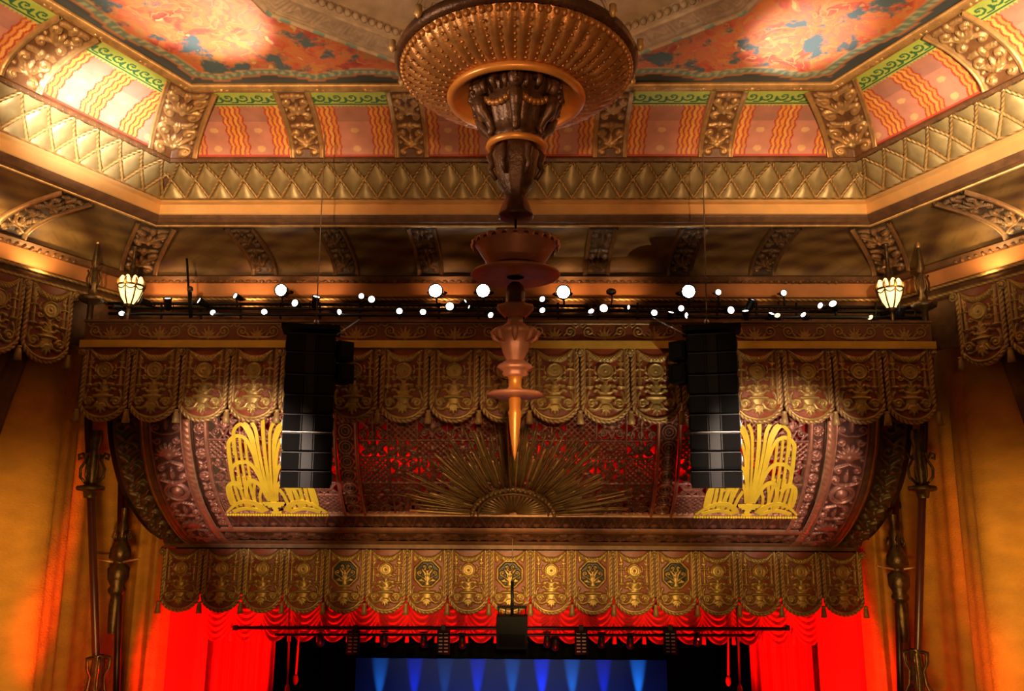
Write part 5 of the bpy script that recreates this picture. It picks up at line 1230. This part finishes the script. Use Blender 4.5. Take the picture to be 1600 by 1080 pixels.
for k in range(6):
    a = k * PI / 3; c, s_ = math.cos(a), math.sin(a); MB().tube([(C0[0] + c * r, C0[1] + s_ * r, zA + z_) for r, z_ in ((.30, -.05), (.37, -.14), (.33, -.25), (.37, -.34), (.28, -.48))], [.05, .06, .05, .04, .03], 7).build('leaf', M['chand_dark'], ch)
zB = zc(360); MB().tube([(C0[0], C0[1], zA - 1.05), (C0[0], C0[1], zB - .6)], .018, 6).build('chain', M['bronze'], ch)
zR = zc(380)
MB().lathe([(.10, zR - .05), (.38, zR - .04), (.385, zR - .20), (.37, zR - .36), (.30, zR - .44)], C0, 40).build('drum', M['chand_dark'], ch)
# acanthus rim: separate curled leaves
lf = MB(); 
for k in range(26):
    a = 2 * PI * k / 26; c, s_ = math.cos(a), math.sin(a); t_ = (-s_, c); m2 = MB(); prof = [(.37, -.36, .03), (.42, -.22, .05), (.50, -.06, .07), (.58, .0, .075), (.625, -.03, .05), (.62, -.09, .02)]
    vs = []
    for r, z_, w_ in prof:
        for s2 in (-1, 0, 1): vs.append((C0[0] + c * (r - abs(s2) * .02) + t_[0] * w_ * s2, C0[1] + s_ * (r - abs(s2) * .02) + t_[1] * w_ * s2, zR + z_ + (0.02 if s2 == 0 else 0)))
    fs = [(3 * i + j, 3 * i + j + 1, 3 * i + j + 4, 3 * i + j + 3) for i in range(5) for j in (0, 1)]
    link('acanthus_leaf', mesh_np('acanthus_leaf', vs, fs, M['chand_pink']), ch)
MB().lathe([(.36, zR - .36), (.46, zR - .20), (.56, zR - .04)], C0, 40).build('rim_backing', M['chand_pink'], ch)
zD = zc(430); MB().lathe([(.10, zD + .07), (.40, zD + .06), (.60, zD + .02), (.615, zD), (.60, zD - .02), (.35, zD - .015), (.12, zD - .03)], C0, 56).build('disc', M['chand_pink'], ch)
def st(name, pts, m, fl=0, am=0.0): MB().lathe([(r, zc(y)) for r, y in pts], C0, 32, fl, am).build(name, m, ch)
st('stem_cap', [(.0, 441), (.06, 442), (.11, 448), (.125, 460), (.13, 478), (.16, 484)], M['chand_dark'], 10, .06)
st('leaf_collar', [(.14, 480), (.22, 478), (.235, 482), (.18, 490), (.12, 497)], M['chand_pink'], 8, .15)
st('vase', [(.10, 496), (.10, 504), (.16, 510), (.28, 516), (.30, 520), (.28, 525), (.20, 528), (.19, 540), (.16, 552), (.12, 562), (.11, 566)], M['chand_pink'], 8, .08)
for k in range(8):
    a = k * PI / 4; c, s_ = math.cos(a), math.sin(a); MB().tube([(C0[0] + c * r, C0[1] + s_ * r, zc(y)) for r, y in ((.25, 516), (.31, 520), (.28, 530), (.20, 536))], [.03, .045, .035, .015], 6).build('vase_leaf', M['chand_pink'], ch)
st('flared_collar', [(.11, 564), (.20, 571), (.235, 576), (.19, 579), (.15, 582), (.17, 586), (.13, 590)], M['chand_pink'], 8, .12)
st('lower_stem', [(.12, 588), (.09, 592), (.085, 605), (.13, 611), (.17, 613)], M['chand_orange'])
zE = zc(616); MB().lathe([(.08, zE + .035), (.34, zE + .02), (.375, zE), (.36, zE - .03), (.2, zE - .05), (.05, zE - .05)], C0, 48).build('lower_disc', M['chand_pink'], ch)
st('spike', [(.06, 621), (.085, 624), (.075, 640), (.095, 645), (.085, 649), (.075, 665), (.05, 690), (.025, 708), (.0, 721)], M['chand_orange'])
